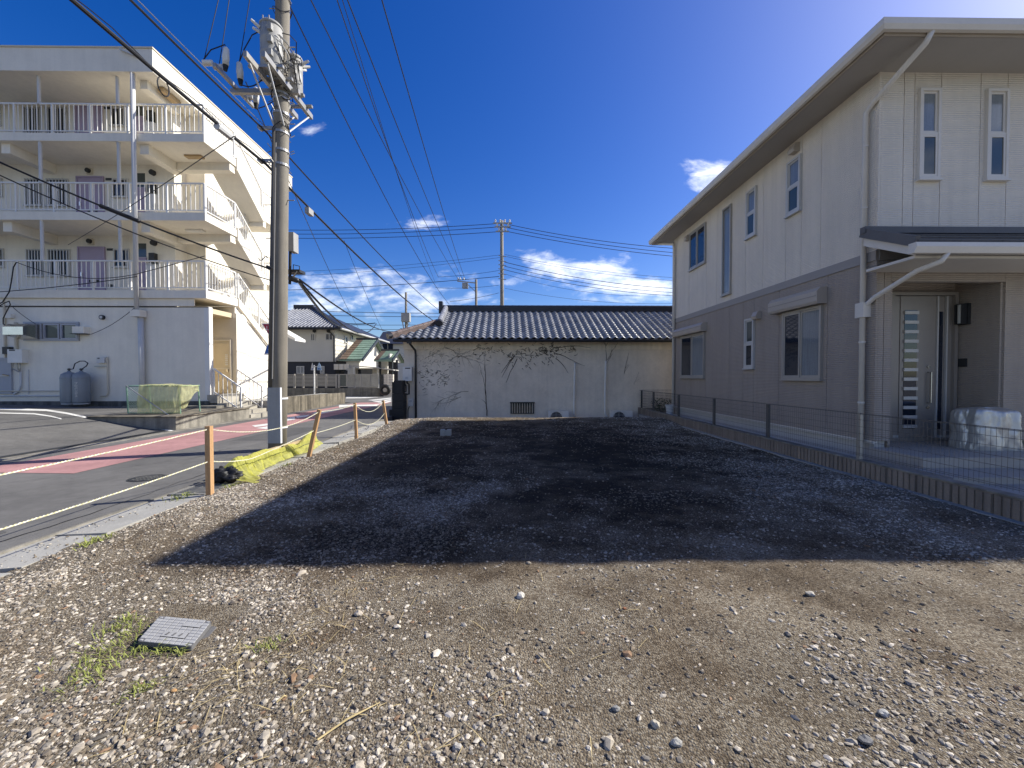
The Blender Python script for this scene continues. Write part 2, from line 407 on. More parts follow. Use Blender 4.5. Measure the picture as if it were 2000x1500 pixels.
# soil material: brown grit, paler grit and damp patches widened to paint in shade
DAMP_SHADE = ((1.7, 8.4, 3.4, 5.4), (1.2, 4.9, 2.2, 1.9), (-1.0, 3.6, 2.0, .8), (-.4, 10.8, 2.8, 2.4), (-1.3, 7.3, 2.0, 4.2))
def soil_mat():
    m = bpy.data.materials.new('lot soil'); m.use_nodes = True; n, l = m.node_tree.nodes, m.node_tree.links; b = n['Principled BSDF']
    g = n.new('ShaderNodeNewGeometry')
    def noise(s, d=6, r=.65):
        t = n.new('ShaderNodeTexNoise'); t.inputs['Scale'].default_value = s; t.inputs['Detail'].default_value = d; t.inputs['Roughness'].default_value = r
        l.new(g.outputs['Position'], t.inputs['Vector']); return t.outputs['Fac']
    cr = n.new('ShaderNodeValToRGB'); e = cr.color_ramp.elements
    e[0].position = .26; e[0].color = (.100, .076, .050, 1); e[1].position = .74; e[1].color = (.37, .32, .235, 1)
    q = e.new(.5); q.color = (.22, .174, .115, 1)
    vo = n.new('ShaderNodeTexVoronoi'); vo.inputs['Scale'].default_value = 105; l.new(g.outputs['Position'], vo.inputs['Vector'])
    vs_ = n.new('ShaderNodeSeparateColor'); l.new(vo.outputs['Color'], vs_.inputs[0])
    mxv = n.new('ShaderNodeMath'); mxv.operation = 'MULTIPLY_ADD'; mxv.inputs[1].default_value = .46; l.new(vs_.outputs[0], mxv.inputs[0])
    hv = n.new('ShaderNodeMath'); hv.operation = 'MULTIPLY'; hv.inputs[1].default_value = .56; l.new(noise(55, 8, .8), hv.inputs[0]); l.new(hv.outputs[0], mxv.inputs[2])
    l.new(mxv.outputs[0], cr.inputs[0])
    big = n.new('ShaderNodeMapRange'); big.inputs['From Min'].default_value = .36; big.inputs['From Max'].default_value = .62
    big.inputs['To Min'].default_value = .78; big.inputs['To Max'].default_value = 1.12; l.new(noise(.9, 5), big.inputs['Value'])
    # damp soil, spread so the colour also deepens the house shade
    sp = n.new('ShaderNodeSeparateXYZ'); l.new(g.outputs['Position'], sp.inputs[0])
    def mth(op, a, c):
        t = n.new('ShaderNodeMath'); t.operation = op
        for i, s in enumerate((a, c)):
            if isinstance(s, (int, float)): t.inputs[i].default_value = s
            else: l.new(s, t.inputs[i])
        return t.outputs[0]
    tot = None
    for (x0, y0, a, c) in DAMP_SHADE:
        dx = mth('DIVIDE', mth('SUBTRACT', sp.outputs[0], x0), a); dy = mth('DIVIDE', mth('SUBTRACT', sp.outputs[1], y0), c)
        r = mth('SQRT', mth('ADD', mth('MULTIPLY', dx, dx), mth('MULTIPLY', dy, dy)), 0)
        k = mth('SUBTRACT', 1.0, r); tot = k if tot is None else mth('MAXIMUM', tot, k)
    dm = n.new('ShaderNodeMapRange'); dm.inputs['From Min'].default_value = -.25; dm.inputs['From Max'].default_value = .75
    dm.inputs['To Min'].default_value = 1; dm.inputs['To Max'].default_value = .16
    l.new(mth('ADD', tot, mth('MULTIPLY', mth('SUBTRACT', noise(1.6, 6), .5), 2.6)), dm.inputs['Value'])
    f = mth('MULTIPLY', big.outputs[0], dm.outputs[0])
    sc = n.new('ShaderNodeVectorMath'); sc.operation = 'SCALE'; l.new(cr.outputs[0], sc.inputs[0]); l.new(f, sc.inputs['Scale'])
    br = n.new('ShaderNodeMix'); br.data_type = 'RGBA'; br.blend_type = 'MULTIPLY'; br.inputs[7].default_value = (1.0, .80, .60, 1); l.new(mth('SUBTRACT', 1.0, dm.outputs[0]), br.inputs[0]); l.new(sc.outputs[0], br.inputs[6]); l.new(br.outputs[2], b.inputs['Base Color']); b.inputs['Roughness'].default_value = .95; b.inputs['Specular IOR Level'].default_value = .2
    bp = n.new('ShaderNodeBump'); bp.inputs['Strength'].default_value = 1; bp.inputs['Distance'].default_value = .013
    inv = n.new('ShaderNodeMath'); inv.operation = 'MULTIPLY_ADD'; inv.inputs[1].default_value = -.8; l.new(vo.outputs['Distance'], inv.inputs[0]); l.new(noise(60, 6, .75), inv.inputs[2])
    l.new(inv.outputs[0], bp.inputs['Height']); l.new(bp.outputs[0], b.inputs['Normal'])
    return m
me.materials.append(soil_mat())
lot = bpy.data.objects.new('gravel_lot', me); COL.objects.link(lot); struct(lot, 'vacant gravel lot of brown soil and crushed stone')

# crushed stone lying on the lot: one mass of small angular stones
ico = [(-1,1.618,0),(1,1.618,0),(-1,-1.618,0),(1,-1.618,0),(0,-1,1.618),(0,1,1.618),(0,-1,-1.618),(0,1,-1.618),(1.618,0,-1),(1.618,0,1),(-1.618,0,-1),(-1.618,0,1)]
icf = [(0,11,5),(0,5,1),(0,1,7),(0,7,10),(0,10,11),(1,5,9),(5,11,4),(11,10,2),(10,7,6),(7,1,8),(3,9,4),(3,4,2),(3,2,6),(3,6,8),(3,8,9),(4,9,5),(2,4,11),(6,2,10),(8,6,7),(9,8,1)]
ico = np.array(ico)/1.9; icf = np.array(icf)
def dens(x, y):
    d = .11 + 0*x
    d = d + .80*(1-sstep(-1.3, .3, x + .5*(fbm(x*.9, y*.9, 31)-.5)*2.2))*(1-sstep(4.6, 6.5, y))      # coarse stone at the near left
    d = d + .45*(1-sstep(-3.2, -2.2, x))                                                                # along the road edge
    d = d + .35*sstep(2.2, 4.2, x)*sstep(2.2, 4.0, y)                                                   # along the fence
    d = d * (.25 + 1.6*sstep(.36, .68, fbm(x*1.1, y*1.1, 41)))
    return np.clip(d, .03, 1.3)
def stones(n, smin, smax, power, ymin, ymax, seed, growth, edge=False):
    r = np.random.default_rng(seed); out = []
    k = 0
    while k < n:
        m = n*2
        u = r.random(m); p = 1.35
        y = ((1-u)*ymin**(1-p) + u*ymax**(1-p))**(1/(1-p))
        lim = y*1.35 + .7
        x = np.maximum(-3.75, -lim) + (np.minimum(5.05, lim) - np.maximum(-3.75, -lim))*r.random(m)
        keep = r.random(m)*1.3 < dens(x, y)
        keep &= y < far_edge(x) + .25
        keep &= ~((x > -2.15) & (x < -1.62) & (y > 2.1) & (y < 2.62))
        x = x[keep]; y = y[keep]; out.append(np.stack([x, y], 1)); k += len(x)
    xy = np.concatenate(out)[:n]
    if edge: xy[:,0] = -3.62-.55*r.random(n)**2.2
    s = smin*(smax/smin)**(r.random(n)**power)
    s = np.maximum(s, growth*xy[:,1]*(.7+.6*r.random(n)))
    q = r.normal(size=(n, 4)); q /= np.linalg.norm(q, axis=1)[:,None]
    w_, a, b, c = q.T
    Rm = np.stack([1-2*(b*b+c*c), 2*(a*b-c*w_), 2*(a*c+b*w_), 2*(a*b+c*w_), 1-2*(a*a+c*c), 2*(b*c-a*w_), 2*(a*c-b*w_), 2*(b*c+a*w_), 1-2*(a*a+b*b)], -1).reshape(n, 3, 3)
    jit = 1 + .28*(r.random((n, 12, 1))-.5)*2
    asp = np.stack([.8+.9*r.random(n), .7+.5*r.random(n), .45+.4*r.random(n)], -1)[:,None,:]
    V = ico[None]*jit*asp*s[:,None,None]*.5
    ang = r.random(n)*6.283; tilt = (r.random(n)-.5)*.9
    ca, sa, ct, st = np.cos(ang), np.sin(ang), np.cos(tilt), np.sin(tilt)
    X0, Y0, Z0 = V[...,0], V[...,1], V[...,2]
    Y1 = Y0*ct[:,None]-Z0*st[:,None]; Z1 = Y0*st[:,None]+Z0*ct[:,None]
    X2 = X0*ca[:,None]-Y1*sa[:,None]; Y2 = X0*sa[:,None]+Y1*ca[:,None]
    z = lot_z(xy[:,0], xy[:,1]) + s*.02
    if edge: z = np.maximum(z, -.030)+s*.12
    V = np.stack([X2+xy[:,0:1], Y2+xy[:,1:2], Z1+z[:,None]], -1)
    return V.reshape(-1, 3), (icf[None]+12*np.arange(n)[:,None,None]).reshape(-1, 3), np.repeat(r.random(n), 12)
sets = [stones(98000, .006, .027, 1.6, 1.0, 6.5, 1, .0024), stones(24000, .014, .036, 1.6, 4.6, 13.9, 2, .0028), stones(1000, .028, .05, 2.0, 1.0, 9, 3, .002), stones(1500, .006, .024, 1.5, 1.2, 13, 4, .002, True)]
Vs, Fs, Cs = [], [], []; k = 0
for a, f_, c in sets:
    Vs.append(a); Fs.append(f_+k); Cs.append(c); k += len(a)
Vs = np.concatenate(Vs); Fs = np.concatenate(Fs); Cs = np.concatenate(Cs)
me = bpy.data.meshes.new('gravel'); me.vertices.add(len(Vs)); me.vertices.foreach_set('co', Vs.ravel().astype(np.float32))
me.loops.add(len(Fs)*3); me.loops.foreach_set('vertex_index', Fs.ravel().astype(np.int32))
me.polygons.add(len(Fs)); me.polygons.foreach_set('loop_start', np.arange(0, len(Fs)*3, 3, dtype=np.int32))
me.update(calc_edges=True)
at_ = me.attributes.new('tone', 'FLOAT', 'POINT'); at_.data.foreach_set('value', Cs.astype(np.float32))
me.polygons.foreach_set('use_smooth', [False]*len(Fs))
def stone_mat():
    m = bpy.data.materials.new('crushed stone'); m.use_nodes = True; n, l = m.node_tree.nodes, m.node_tree.links; b = n['Principled BSDF']
    a = n.new('ShaderNodeAttribute'); a.attribute_name = 'tone'
    cr = n.new('ShaderNodeValToRGB'); cr.color_ramp.interpolation = 'CONSTANT'; e = cr.color_ramp.elements
    cols = [(0, (0.191,0.156,0.115)), (.12, (0.336,0.288,0.223)), (.26, (0.136,0.119,0.094)), (.36, (0.427,0.370,0.285)), (.52, (0.263,0.210,0.146)), (.64, (0.509,0.449,0.354)), (.76, (0.218,0.193,0.157)), (.85, (0.636,0.559,0.445)), (.97, (0.300,0.189,0.111))]
    e[0].position = 0; e[0].color = (*cols[0][1], 1); e[1].position = cols[1][0]; e[1].color = (*cols[1][1], 1)
    for p, c in cols[2:]: x = e.new(p); x.color = (*c, 1)
    l.new(a.outputs['Fac'], cr.inputs[0])
    g = n.new('ShaderNodeNewGeometry'); sp = n.new('ShaderNodeSeparateXYZ'); l.new(g.outputs['Position'], sp.inputs[0])
    def mth(op, a_, c):
        t = n.new('ShaderNodeMath'); t.operation = op
        for i, s in enumerate((a_, c)):
            if isinstance(s, (int, float)): t.inputs[i].default_value = s
            else: l.new(s, t.inputs[i])
        return t.outputs[0]
    tot = None  # same mask on the stones: damp plus shade painted into their colour
    for (x0, y0, a_, c) in DAMP_SHADE:
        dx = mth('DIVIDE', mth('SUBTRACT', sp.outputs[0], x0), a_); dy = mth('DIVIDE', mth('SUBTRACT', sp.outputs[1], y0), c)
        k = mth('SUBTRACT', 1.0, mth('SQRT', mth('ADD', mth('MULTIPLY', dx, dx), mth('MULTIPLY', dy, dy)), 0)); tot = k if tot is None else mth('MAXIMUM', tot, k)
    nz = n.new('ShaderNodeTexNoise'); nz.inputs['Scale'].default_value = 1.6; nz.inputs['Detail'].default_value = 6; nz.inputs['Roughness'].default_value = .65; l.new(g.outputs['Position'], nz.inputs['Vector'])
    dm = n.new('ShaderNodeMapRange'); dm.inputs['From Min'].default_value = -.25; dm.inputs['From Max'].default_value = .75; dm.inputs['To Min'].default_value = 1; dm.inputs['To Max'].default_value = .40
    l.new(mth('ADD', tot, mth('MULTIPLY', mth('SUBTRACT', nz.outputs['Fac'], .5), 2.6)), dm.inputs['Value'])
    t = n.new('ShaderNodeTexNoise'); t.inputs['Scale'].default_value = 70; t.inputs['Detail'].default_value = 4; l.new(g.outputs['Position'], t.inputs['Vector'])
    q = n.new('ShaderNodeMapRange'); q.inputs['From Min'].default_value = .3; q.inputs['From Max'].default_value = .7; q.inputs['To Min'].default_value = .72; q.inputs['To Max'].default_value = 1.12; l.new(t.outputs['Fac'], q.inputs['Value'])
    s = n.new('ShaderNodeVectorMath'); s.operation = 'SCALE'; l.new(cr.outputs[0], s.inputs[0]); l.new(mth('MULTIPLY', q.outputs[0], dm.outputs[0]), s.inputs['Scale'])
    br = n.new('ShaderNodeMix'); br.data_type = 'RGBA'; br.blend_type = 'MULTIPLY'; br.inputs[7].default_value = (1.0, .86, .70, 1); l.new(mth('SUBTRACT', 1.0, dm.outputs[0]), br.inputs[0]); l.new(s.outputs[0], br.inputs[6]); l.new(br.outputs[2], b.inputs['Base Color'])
    b.inputs['Roughness'].default_value = .85; b.inputs['Specular IOR Level'].default_value = .25
    return m
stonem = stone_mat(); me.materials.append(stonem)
gv = bpy.data.objects.new('gravel', me); COL.objects.link(gv); gv['kind'] = 'stuff'; gv['label'] = 'grey and white crushed stone scattered over the lot'; gv['category'] = 'gravel'

# wide ground under everything
g = MB(); g.poly([(-2500,-2500,-.42),(2500,-2500,-.42),(2500,2500,-.42),(-2500,2500,-.42)]); struct(g.build('ground', asph2, org=(0,0,-.42)), 'wide ground under the neighbourhood')
# road, cross street
g = MB(); g.box(-8.78, -4.27, -12, 23.2, -.4, -.022); struct(g.build('road', asph), 'grey asphalt road beside the vacant lot')
g = MB(); g.box(-70, -3.2, 23.2, 29.9, -.4, -.018); struct(g.build('cross_street', asph), 'asphalt cross street with pedestrian crossing behind the pole')
def sheet(name, pts, mt, parent=None, z=None):
    g = MB(); g.poly([(p[0], p[1], z if z is not None else p[2]) for p in pts]); return g.build(name, mt, parent)
roadpaint = struct(sheet('road_marking', [(-8.35,6.35), (-6.55,6.25), (-6.5,14), (-6.45,23.0), (-8.25,23.0), (-8.3,14)], redp, z=-.0175), 'faded red painted strip along the road edge')
zw = -.0135
marks = [[at(492,831,Z=zw), at(545,824,Z=zw), at(545,828,Z=zw), at(498,834,Z=zw)],
         [at(500,836,Z=zw), at(545,829.5,Z=zw), at(545,834,Z=zw), at(520,838,Z=zw)],
         [at(560,816,Z=zw), at(575,813,Z=zw), at(577,819,Z=zw), at(560,822,Z=zw)],
         [at(576,813,Z=zw), at(606,810,Z=zw), at(598,814,Z=zw), at(580,816,Z=zw)],
         [at(607,807,Z=zw), at(660,797,Z=zw), at(672,799,Z=zw), at(628,808,Z=zw)],
         [at(662,791,Z=zw), at(742,789.5,Z=zw), at(735,793,Z=zw), at(662,796,Z=zw)]]
for p in marks: struct(sheet('road_marking', p, whitep), 'white painted road marking')
for i in range(6):
    y0 = 776.2 + i*2.9
    if i < 2: p = [at(676,y0-3.2,Z=zw), at(742,y0-3.6,Z=zw), at(715,y0-1.6,Z=zw), at(676,y0-1.0,Z=zw)]
    elif i < 5: p = [at(700+i*9,y0-.6,Z=zw), at(764,y0-5.4,Z=zw), at(764,y0-3.6,Z=zw), at(712+i*9,y0+.6,Z=zw)]
    else: continue
    struct(sheet('crossing_stripe', p, whitep), 'white painted stripe of the far pedestrian crossing')
# wear on the road: a dark patch, cracks
patchm = mat('asphalt patch', (.095, .094, .092), .92, .14, 1.2, .005, 190, grime=.2)
struct(sheet('road_patch', [(-5.9,2.2),(-4.75,2.15),(-4.72,3.9),(-5.05,4.05),(-5.9,3.95)], patchm, z=-.0195), 'dark asphalt repair patch on the road')
struct(sheet('road_patch', [(-6.3,9.4),(-5.3,9.45),(-5.32,11.9),(-6.28,11.8)], patchm, z=-.0195), 'long asphalt repair patch beyond the pole shadow')
for pts in ([(-8.6,4.5),(-7.9,5.3),(-7.4,5.2),(-6.6,6.0),(-6.1,5.9)], [(-4.45,1.5),(-4.6,3.0),(-4.42,4.4),(-4.55,5.9),(-4.5,7.4)], [(-6.2,6.6),(-5.6,7.4),(-5.7,8.3),(-5.1,9.2)]):
    fine = []
    for (ax_, ay_), (bx2, by2) in zip(pts, pts[1:]):
        for k_ in range(8): f_ = k_/8; fine.append((ax_+(bx2-ax_)*f_+rng.uniform(-.03,.03), ay_+(by2-ay_)*f_+rng.uniform(-.03,.03)))
    g = MB()
    for (ax_, ay_), (bx2, by2) in zip(fine, fine[1:]):
        w_ = rng.uniform(.003,.008); g.poly([(ax_-w_,ay_,-.0165),(ax_+w_,ay_,-.0165),(bx2+w_,by2,-.0165),(bx2-w_,by2,-.0165)])
    struct(g.build('road_crack', black, recalc=False), 'thin dark crack in the asphalt')
# round manhole on the road
t = thing('manhole_cover', 'round dark iron manhole cover set in the road', 'manhole', at(287,934,Z=-.022))
c = W[t.name]
MB().lathe(c, [(.22,-.02),(.22,.004),(.205,.004),(.205,.001),(.195,.001),(.195,.004),(0.001,.004)], 28).build('lid', dark, t)
rb = MB()
for i in range(-3, 4):
    for j in range(-3, 4):
        if i*i+j*j < 10: rb.box(c.x+i*.052-.018, c.x+i*.052+.018, c.y+j*.052-.018, c.y+j*.052+.018, c.z+.0041, c.z+.007)
rb.build('tread', plinth, t)

# concrete apron slabs between road and lot, drain grate
apron = struct(MB().box(-4.25, -3.79, -12, 14.2, -.4, -.085).build('apron', plinth), 'concrete apron of slabs along the lot edge')
ed = [-6, -3.2, -1.4, .2, 1.7, 3.12, 3.86, 5.12]
ed2 = [5.95, 7.6, 9.1, 10.6, 12.1, 13.6]
for a, b in list(zip(ed, ed[1:])) + list(zip(ed2, ed2[1:])):
    g = MB(); z0, z1 = -.035+rng.uniform(-.008,.008), -.03+rng.uniform(-.01,.008); j0 = rng.uniform(-.05,.05); j1 = rng.uniform(-.03,.05)
    x0, x1 = -4.235, -3.74
    g.add([(x0,a+.012,-.2),(x1,a+.012+j0,-.2),(x1,b-.012+j1*.3,-.2),(x0,b-.012,-.2),(x0,a+.012,z0-.01),(x1,a+.012+j0,z1+.012),(x1,b-.012+j1*.3,z1),(x0,b-.012,z0-.01)], [(0,3,2,1),(4,5,6,7),(0,1,5,4),(1,2,6,5),(2,3,7,6),(3,0,4,7)])
    g.build('slab', conc2, apron)
MB().box(-4.265, -4.237, -12, 14.2, -.2, -.026).build('mortar_strip', conc, apron)
t = thing('drain_grate', 'galvanised steel drain grate beside the first wooden stake', 'drain', (-4.0, 5.53, -.06))
g = MB(); P = PL((0,0,0),(1,0,0),(0,1,0))
g.box(-4.23,-3.78,5.14,5.17,-.08,-.02).box(-4.23,-3.78,5.90,5.93,-.08,-.02).box(-4.23,-4.20,5.17,5.90,-.08,-.02).box(-3.81,-3.78,5.17,5.90,-.08,-.02); g.build('frame', galv, t)
bm_ = MB().box(-.19,.19,-.008,.008,-.02,.02).mesh('bar', galv)
for i in range(18): inst('bar', bm_, t, (-4.005, 5.2+i*.04, -.045))
MB().box(-4.2,-3.81,5.17,5.9,-.2,-.12).build('sump', black, t)

# parking area of the apartment building, rising from the road
def park_z(x):
    t_ = -9 - x; s1 = min(max(t_/3.2, 0), 1); s1 = s1*s1*(3-2*s1); s2 = min(max((t_-3)/6, 0), 1)
    return -.03 + .40*s1 + .11*s2
g = MB(); g.grid(60, 40, lambda u, v_: (-34+25*u, -8+22.42*v_, park_z(-34+25*u))); struct(g.build('parking_area', asph2, smooth=True), 'sloping worn asphalt parking area before the apartments')
g = MB(); g.box(-9.02, -8.77, -8, 14.6, -.3, -.012); struct(g.build('gutter', conc), 'concrete gutter between road and parking area')
g = MB(); g.box(-9.16, -9.03, -8, 11.0, -.3, .004); struct(g.build('gutter_slot', dark))
def on_park(px, py):
    z = .2
    for _ in range(12): p = at(px, py, Z=z); z = .6*z + .4*(park_z(p.x)+.006)
    p.z = park_z(p.x)+.006; return p
def stripe(pts, w):
    g = MB(); pp = []
    for a, b in zip(pts, pts[1:]):
        for i in range(5): pp.append(tuple(x+(y-x)*i/5 for x, y in zip(a, b)))
    pp.append(pts[-1]); L = [on_park(x, y-w) for x, y in pp]; Rr = [on_park(x, y+w) for x, y in pp]
    for i in range(len(pp)-1): g.poly([L[i], L[i+1], Rr[i+1], Rr[i]])
    return struct(g.build('parking_line', whitep), 'worn white line painted on the parking area')
stripe([(-60,797),(0,798.5),(90,801),(130,807),(168,815),(345,842)], 1.7)
stripe([(-60,806),(0,806.5),(66,808),(100,813),(120,818)], 1.2)

# ================================================================== APARTMENT BUILDING
YF, YW, XC, XW = 14.5, 16.0, -10.42, -12.02
XL = -30.0
LV = [4.43, 7.10, 9.79]
ap = thing('apartment_building', 'cream three storey apartment building with outside stairs and white balcony railings', 'building', (-18, 18, .4))
g = MB(); g.box(XL, XC, YF, YF+.18, .58, 3.88)                                 # ground floor front wall
g.box(XL, -12.02, YF+.18, 22.2, .58, 3.88)
g.box(-12.02, XC, 15.96, 16.6, .58, 3.88)
g.box(XL, XW, 16.6, 22.2, 3.88, 11.76).build('wall', cream, ap)
g = MB(); g.box(XL, -12.75, YW, 16.6, 3.95, 11.76); g.build('wall', cream, ap)
MB().box(XL, -10.9, YF-.03, YF, 3.90, 4.155).build('band', cream, ap)
MB().box(XL, XC-.02, YF-.012, YF-.002, 3.855, 3.88).build('groove', plinth, ap)
MB().box(XL, XC+.02, YF-.06, YF+.1, .2, .575).build('plinth', plinth, ap)
for i, z in enumerate(LV):
    MB().box(XL, XC, YF-.12, 16.02, z-.27, z).build('balcony_slab', cream, ap)
    MB().box(-12.75, XC, 16.02, 16.06, z-.27, z).build('landing_edge', cream, ap)
    if i:
        MB().box(-12.75, -12.45, YF+.05, YW, z-.62, z-.271).build('beam', cream, ap)
        MB().box(-17.5, -17.2, YF+.05, YW, z-.62, z-.271).build('beam', cream, ap)
        MB().box(-12.44, XC-.05, 15.75, 16.05, z-.55, z-.272).build('beam', cream, ap)
# roof
MB().box(XL, XW+.04, YF-.3, 23.2, 11.75, 12.52).build('roof_slab', cream, ap)
MB().box(XL, XW+.07, YF-.33, 23.23, 12.522, 12.57).build('roof_coping', cream2, ap)
MB().box(-12.75, -12.5, YF+.1, YW, 11.45, 11.748).build('beam', cream, ap)
# balcony railings
def railing(p0, p1, posts, bal=.157, zt0=1.02, parent=ap):
    p0 = Vector(p0); p1 = Vector(p1); up = Vector((0,0,1))
    r = MB().bar(p0+up*zt0, p1+up*zt0, .055, .045).build('railing', white, parent)
    MB().bar(p0+up*.10, p1+up*.10, .035, .03).build('bottom_rail', white, r)
    L = (p1-p0).length
    me_ = MB().box(-.009,.009,-.009,.009,.115,zt0-.02).mesh('baluster', white)
    pm = MB().box(-.024,.024,-.024,.024,0,zt0).mesh('post', white)
    for i in range(posts+1): inst('post', pm, r, p0.lerp(p1, i/posts))
    n = int(L/bal)
    for i in range(1, n):
        if min(abs(i/n - k/posts) for k in range(posts+1))*L > .06: inst('baluster', me_, r, p0.lerp(p1, i/n))
    return r
for z in LV:
    railing((-18.2, YF-.05, z), (XC-.06, YF-.05, z), 6)
    MB().bar((-18.3, YF-.05, z+1.02), (XL, YF-.05, z+1.02), .05, .045).build('railing', white, ap)
# stairs on the road side
for i, z in enumerate(LV):
    railing((XC-.05, YF-.02, z), (XC-.05, 16.0, z), 1, .13)
    if i:
        zm = z-1.42
        nst = 8
        g = MB(); g.prism([(XC-1.0,16.06,z-.02),(XC-1.0,17.75,zm),(XC-1.0,17.75,zm-.32),(XC-1.0,16.06,z-.36)], (.96,0,0)).build('stair_soffit', cream, ap)
        MB().prism([(XC-.039,16.06,z+.08),(XC-.039,17.78,zm+.10),(XC-.039,17.78,zm-.34),(XC-.039,16.06,z-.38)], (.075,0,0)).build('stringer', cream, ap)
        for k in range(nst):
            MB().box(XC-.98, XC-.045, 16.06+k*.21, 16.30+k*.21, z-.06-(k+1)*1.4/nst, z-(k+1)*1.4/nst+.02).build('tread', conc2, ap)
        MB().box(XW+.03, XC, 17.78, 19.3, zm-.24, zm).build('mid_landing', cream, ap)
        MB().box(XW+.03, XC-.02, 17.80, 18.0, zm-.5, zm-.242).build('beam', cream, ap)
        railing((XC-.05, 16.02, z), (XC-.05, 17.76, zm), 1, .13)
        railing((XC-.05, 17.8, zm), (XC-.05, 19.25, zm), 1, .13)
        railing((XC-.06, 19.25, zm), (XW+.1, 19.25, zm), 1, .13)
        zl = LV[i-1]
        MB().prism([(XW+.05,17.78,zm-.02),(XW+.05,16.06,zl+.1),(XW+.05,16.06,zl-.25),(XW+.05,17.78,zm-.36)], (.9,0,0)).build('stair_soffit', cream, ap)
        MB().prism([(XW+.951,17.78,zm+.1),(XW+.951,16.06,zl+.2),(XW+.951,16.06,zl-.27),(XW+.951,17.78,zm-.38)], (.07,0,0)).build('stringer', cream, ap)
# lowest flight runs down to the ground over a solid wall
y1s, z1s = 18.75, 2.50
sl = (LV[0]-z1s)/(y1s-16.06)
MB().prism([(-11.6,15.962,.5),(-11.6,19.3,.5),(-11.6,19.3,z1s-.2),(-11.6,y1s,z1s-.2),(-11.6,16.06,LV[0]-.30),(-11.6,15.962,LV[0]-.30)], (1.12,0,0)).build('stair_wall', cream, ap)
MB().prism([(XC-.05,16.06,LV[0]+.05),(XC-.05,y1s,z1s+.05),(XC-.05,y1s,z1s-.2),(XC-.05,16.06,LV[0]-.28)], (.09,0,0)).build('stringer', cream, ap)
railing((XC-.02, 16.08, LV[0]-.02), (XC-.02, y1s, z1s), 2, .13)
MB().box(-11.6, XC+.03, y1s+.01, 19.32, z1s-.19, z1s).build('mid_landing', cream, ap)
railing((XC-.02, y1s+.04, z1s), (XC-.02, 19.28, z1s), 1, .13)
MB().prism([(-12.0,19.5,4.42),(-10.0,19.5,3.25),(-10.0,19.5,3.13),(-12.0,19.5,4.1)], (0,1.0,0)).build('awning', white, ap)
MB().box(-10.75,-10.5,19.5,19.59,2.85,3.05).build('meter_box', beige, ap)
# recess with side door, pillar
MB().box(XC-.16, XC+.004, YF-.004, YF+.17, .583, 3.875).build('corner_pillar', white, ap)
MB().box(-11.6, XC-.16, YF+.18, 15.96, 3.7, 3.875).build('recess_ceiling', beige, ap)
MB().box(-11.58, -11.50, YF+.18, 15.96, .6, 3.7).build('recess_wall', beige, ap)
MB().box(-11.5, XC+.002, 15.945, 15.958, .6, 3.7).build('recess_wall', cream2, ap)
MB().box(-11.6, XC, YF+.18, 15.96, .5, .70).build('recess_floor', stepconc, ap)
dr = MB().box(-11.32, -10.66, 15.90, 15.944, .82, 2.72).build('door', beige, ap)
g = MB(); P = PL((0,15.90,0),(1,0,0),(0,-1,0)); P.ring(g, -11.38, -10.60, .72, 2.86, .055, -.03, .03); g.build('frame', cream2, dr)
g = MB(); P.box(g, -11.3,-10.68,1.72,1.78,.0,.02); g.build('rail', cream2, dr)
g = MB(); P.box(g, -10.75,-10.70,1.62,1.72,.0,.05); g.build('handle', steel, dr)
lv = MB().box(-.05,.05,-.012,0,-.02,.02).mesh('louvre', white)
for k in range(6): inst('louvre', lv, dr, (-10.77, 15.898, 1.9+k*.075), (R(25),0,0))
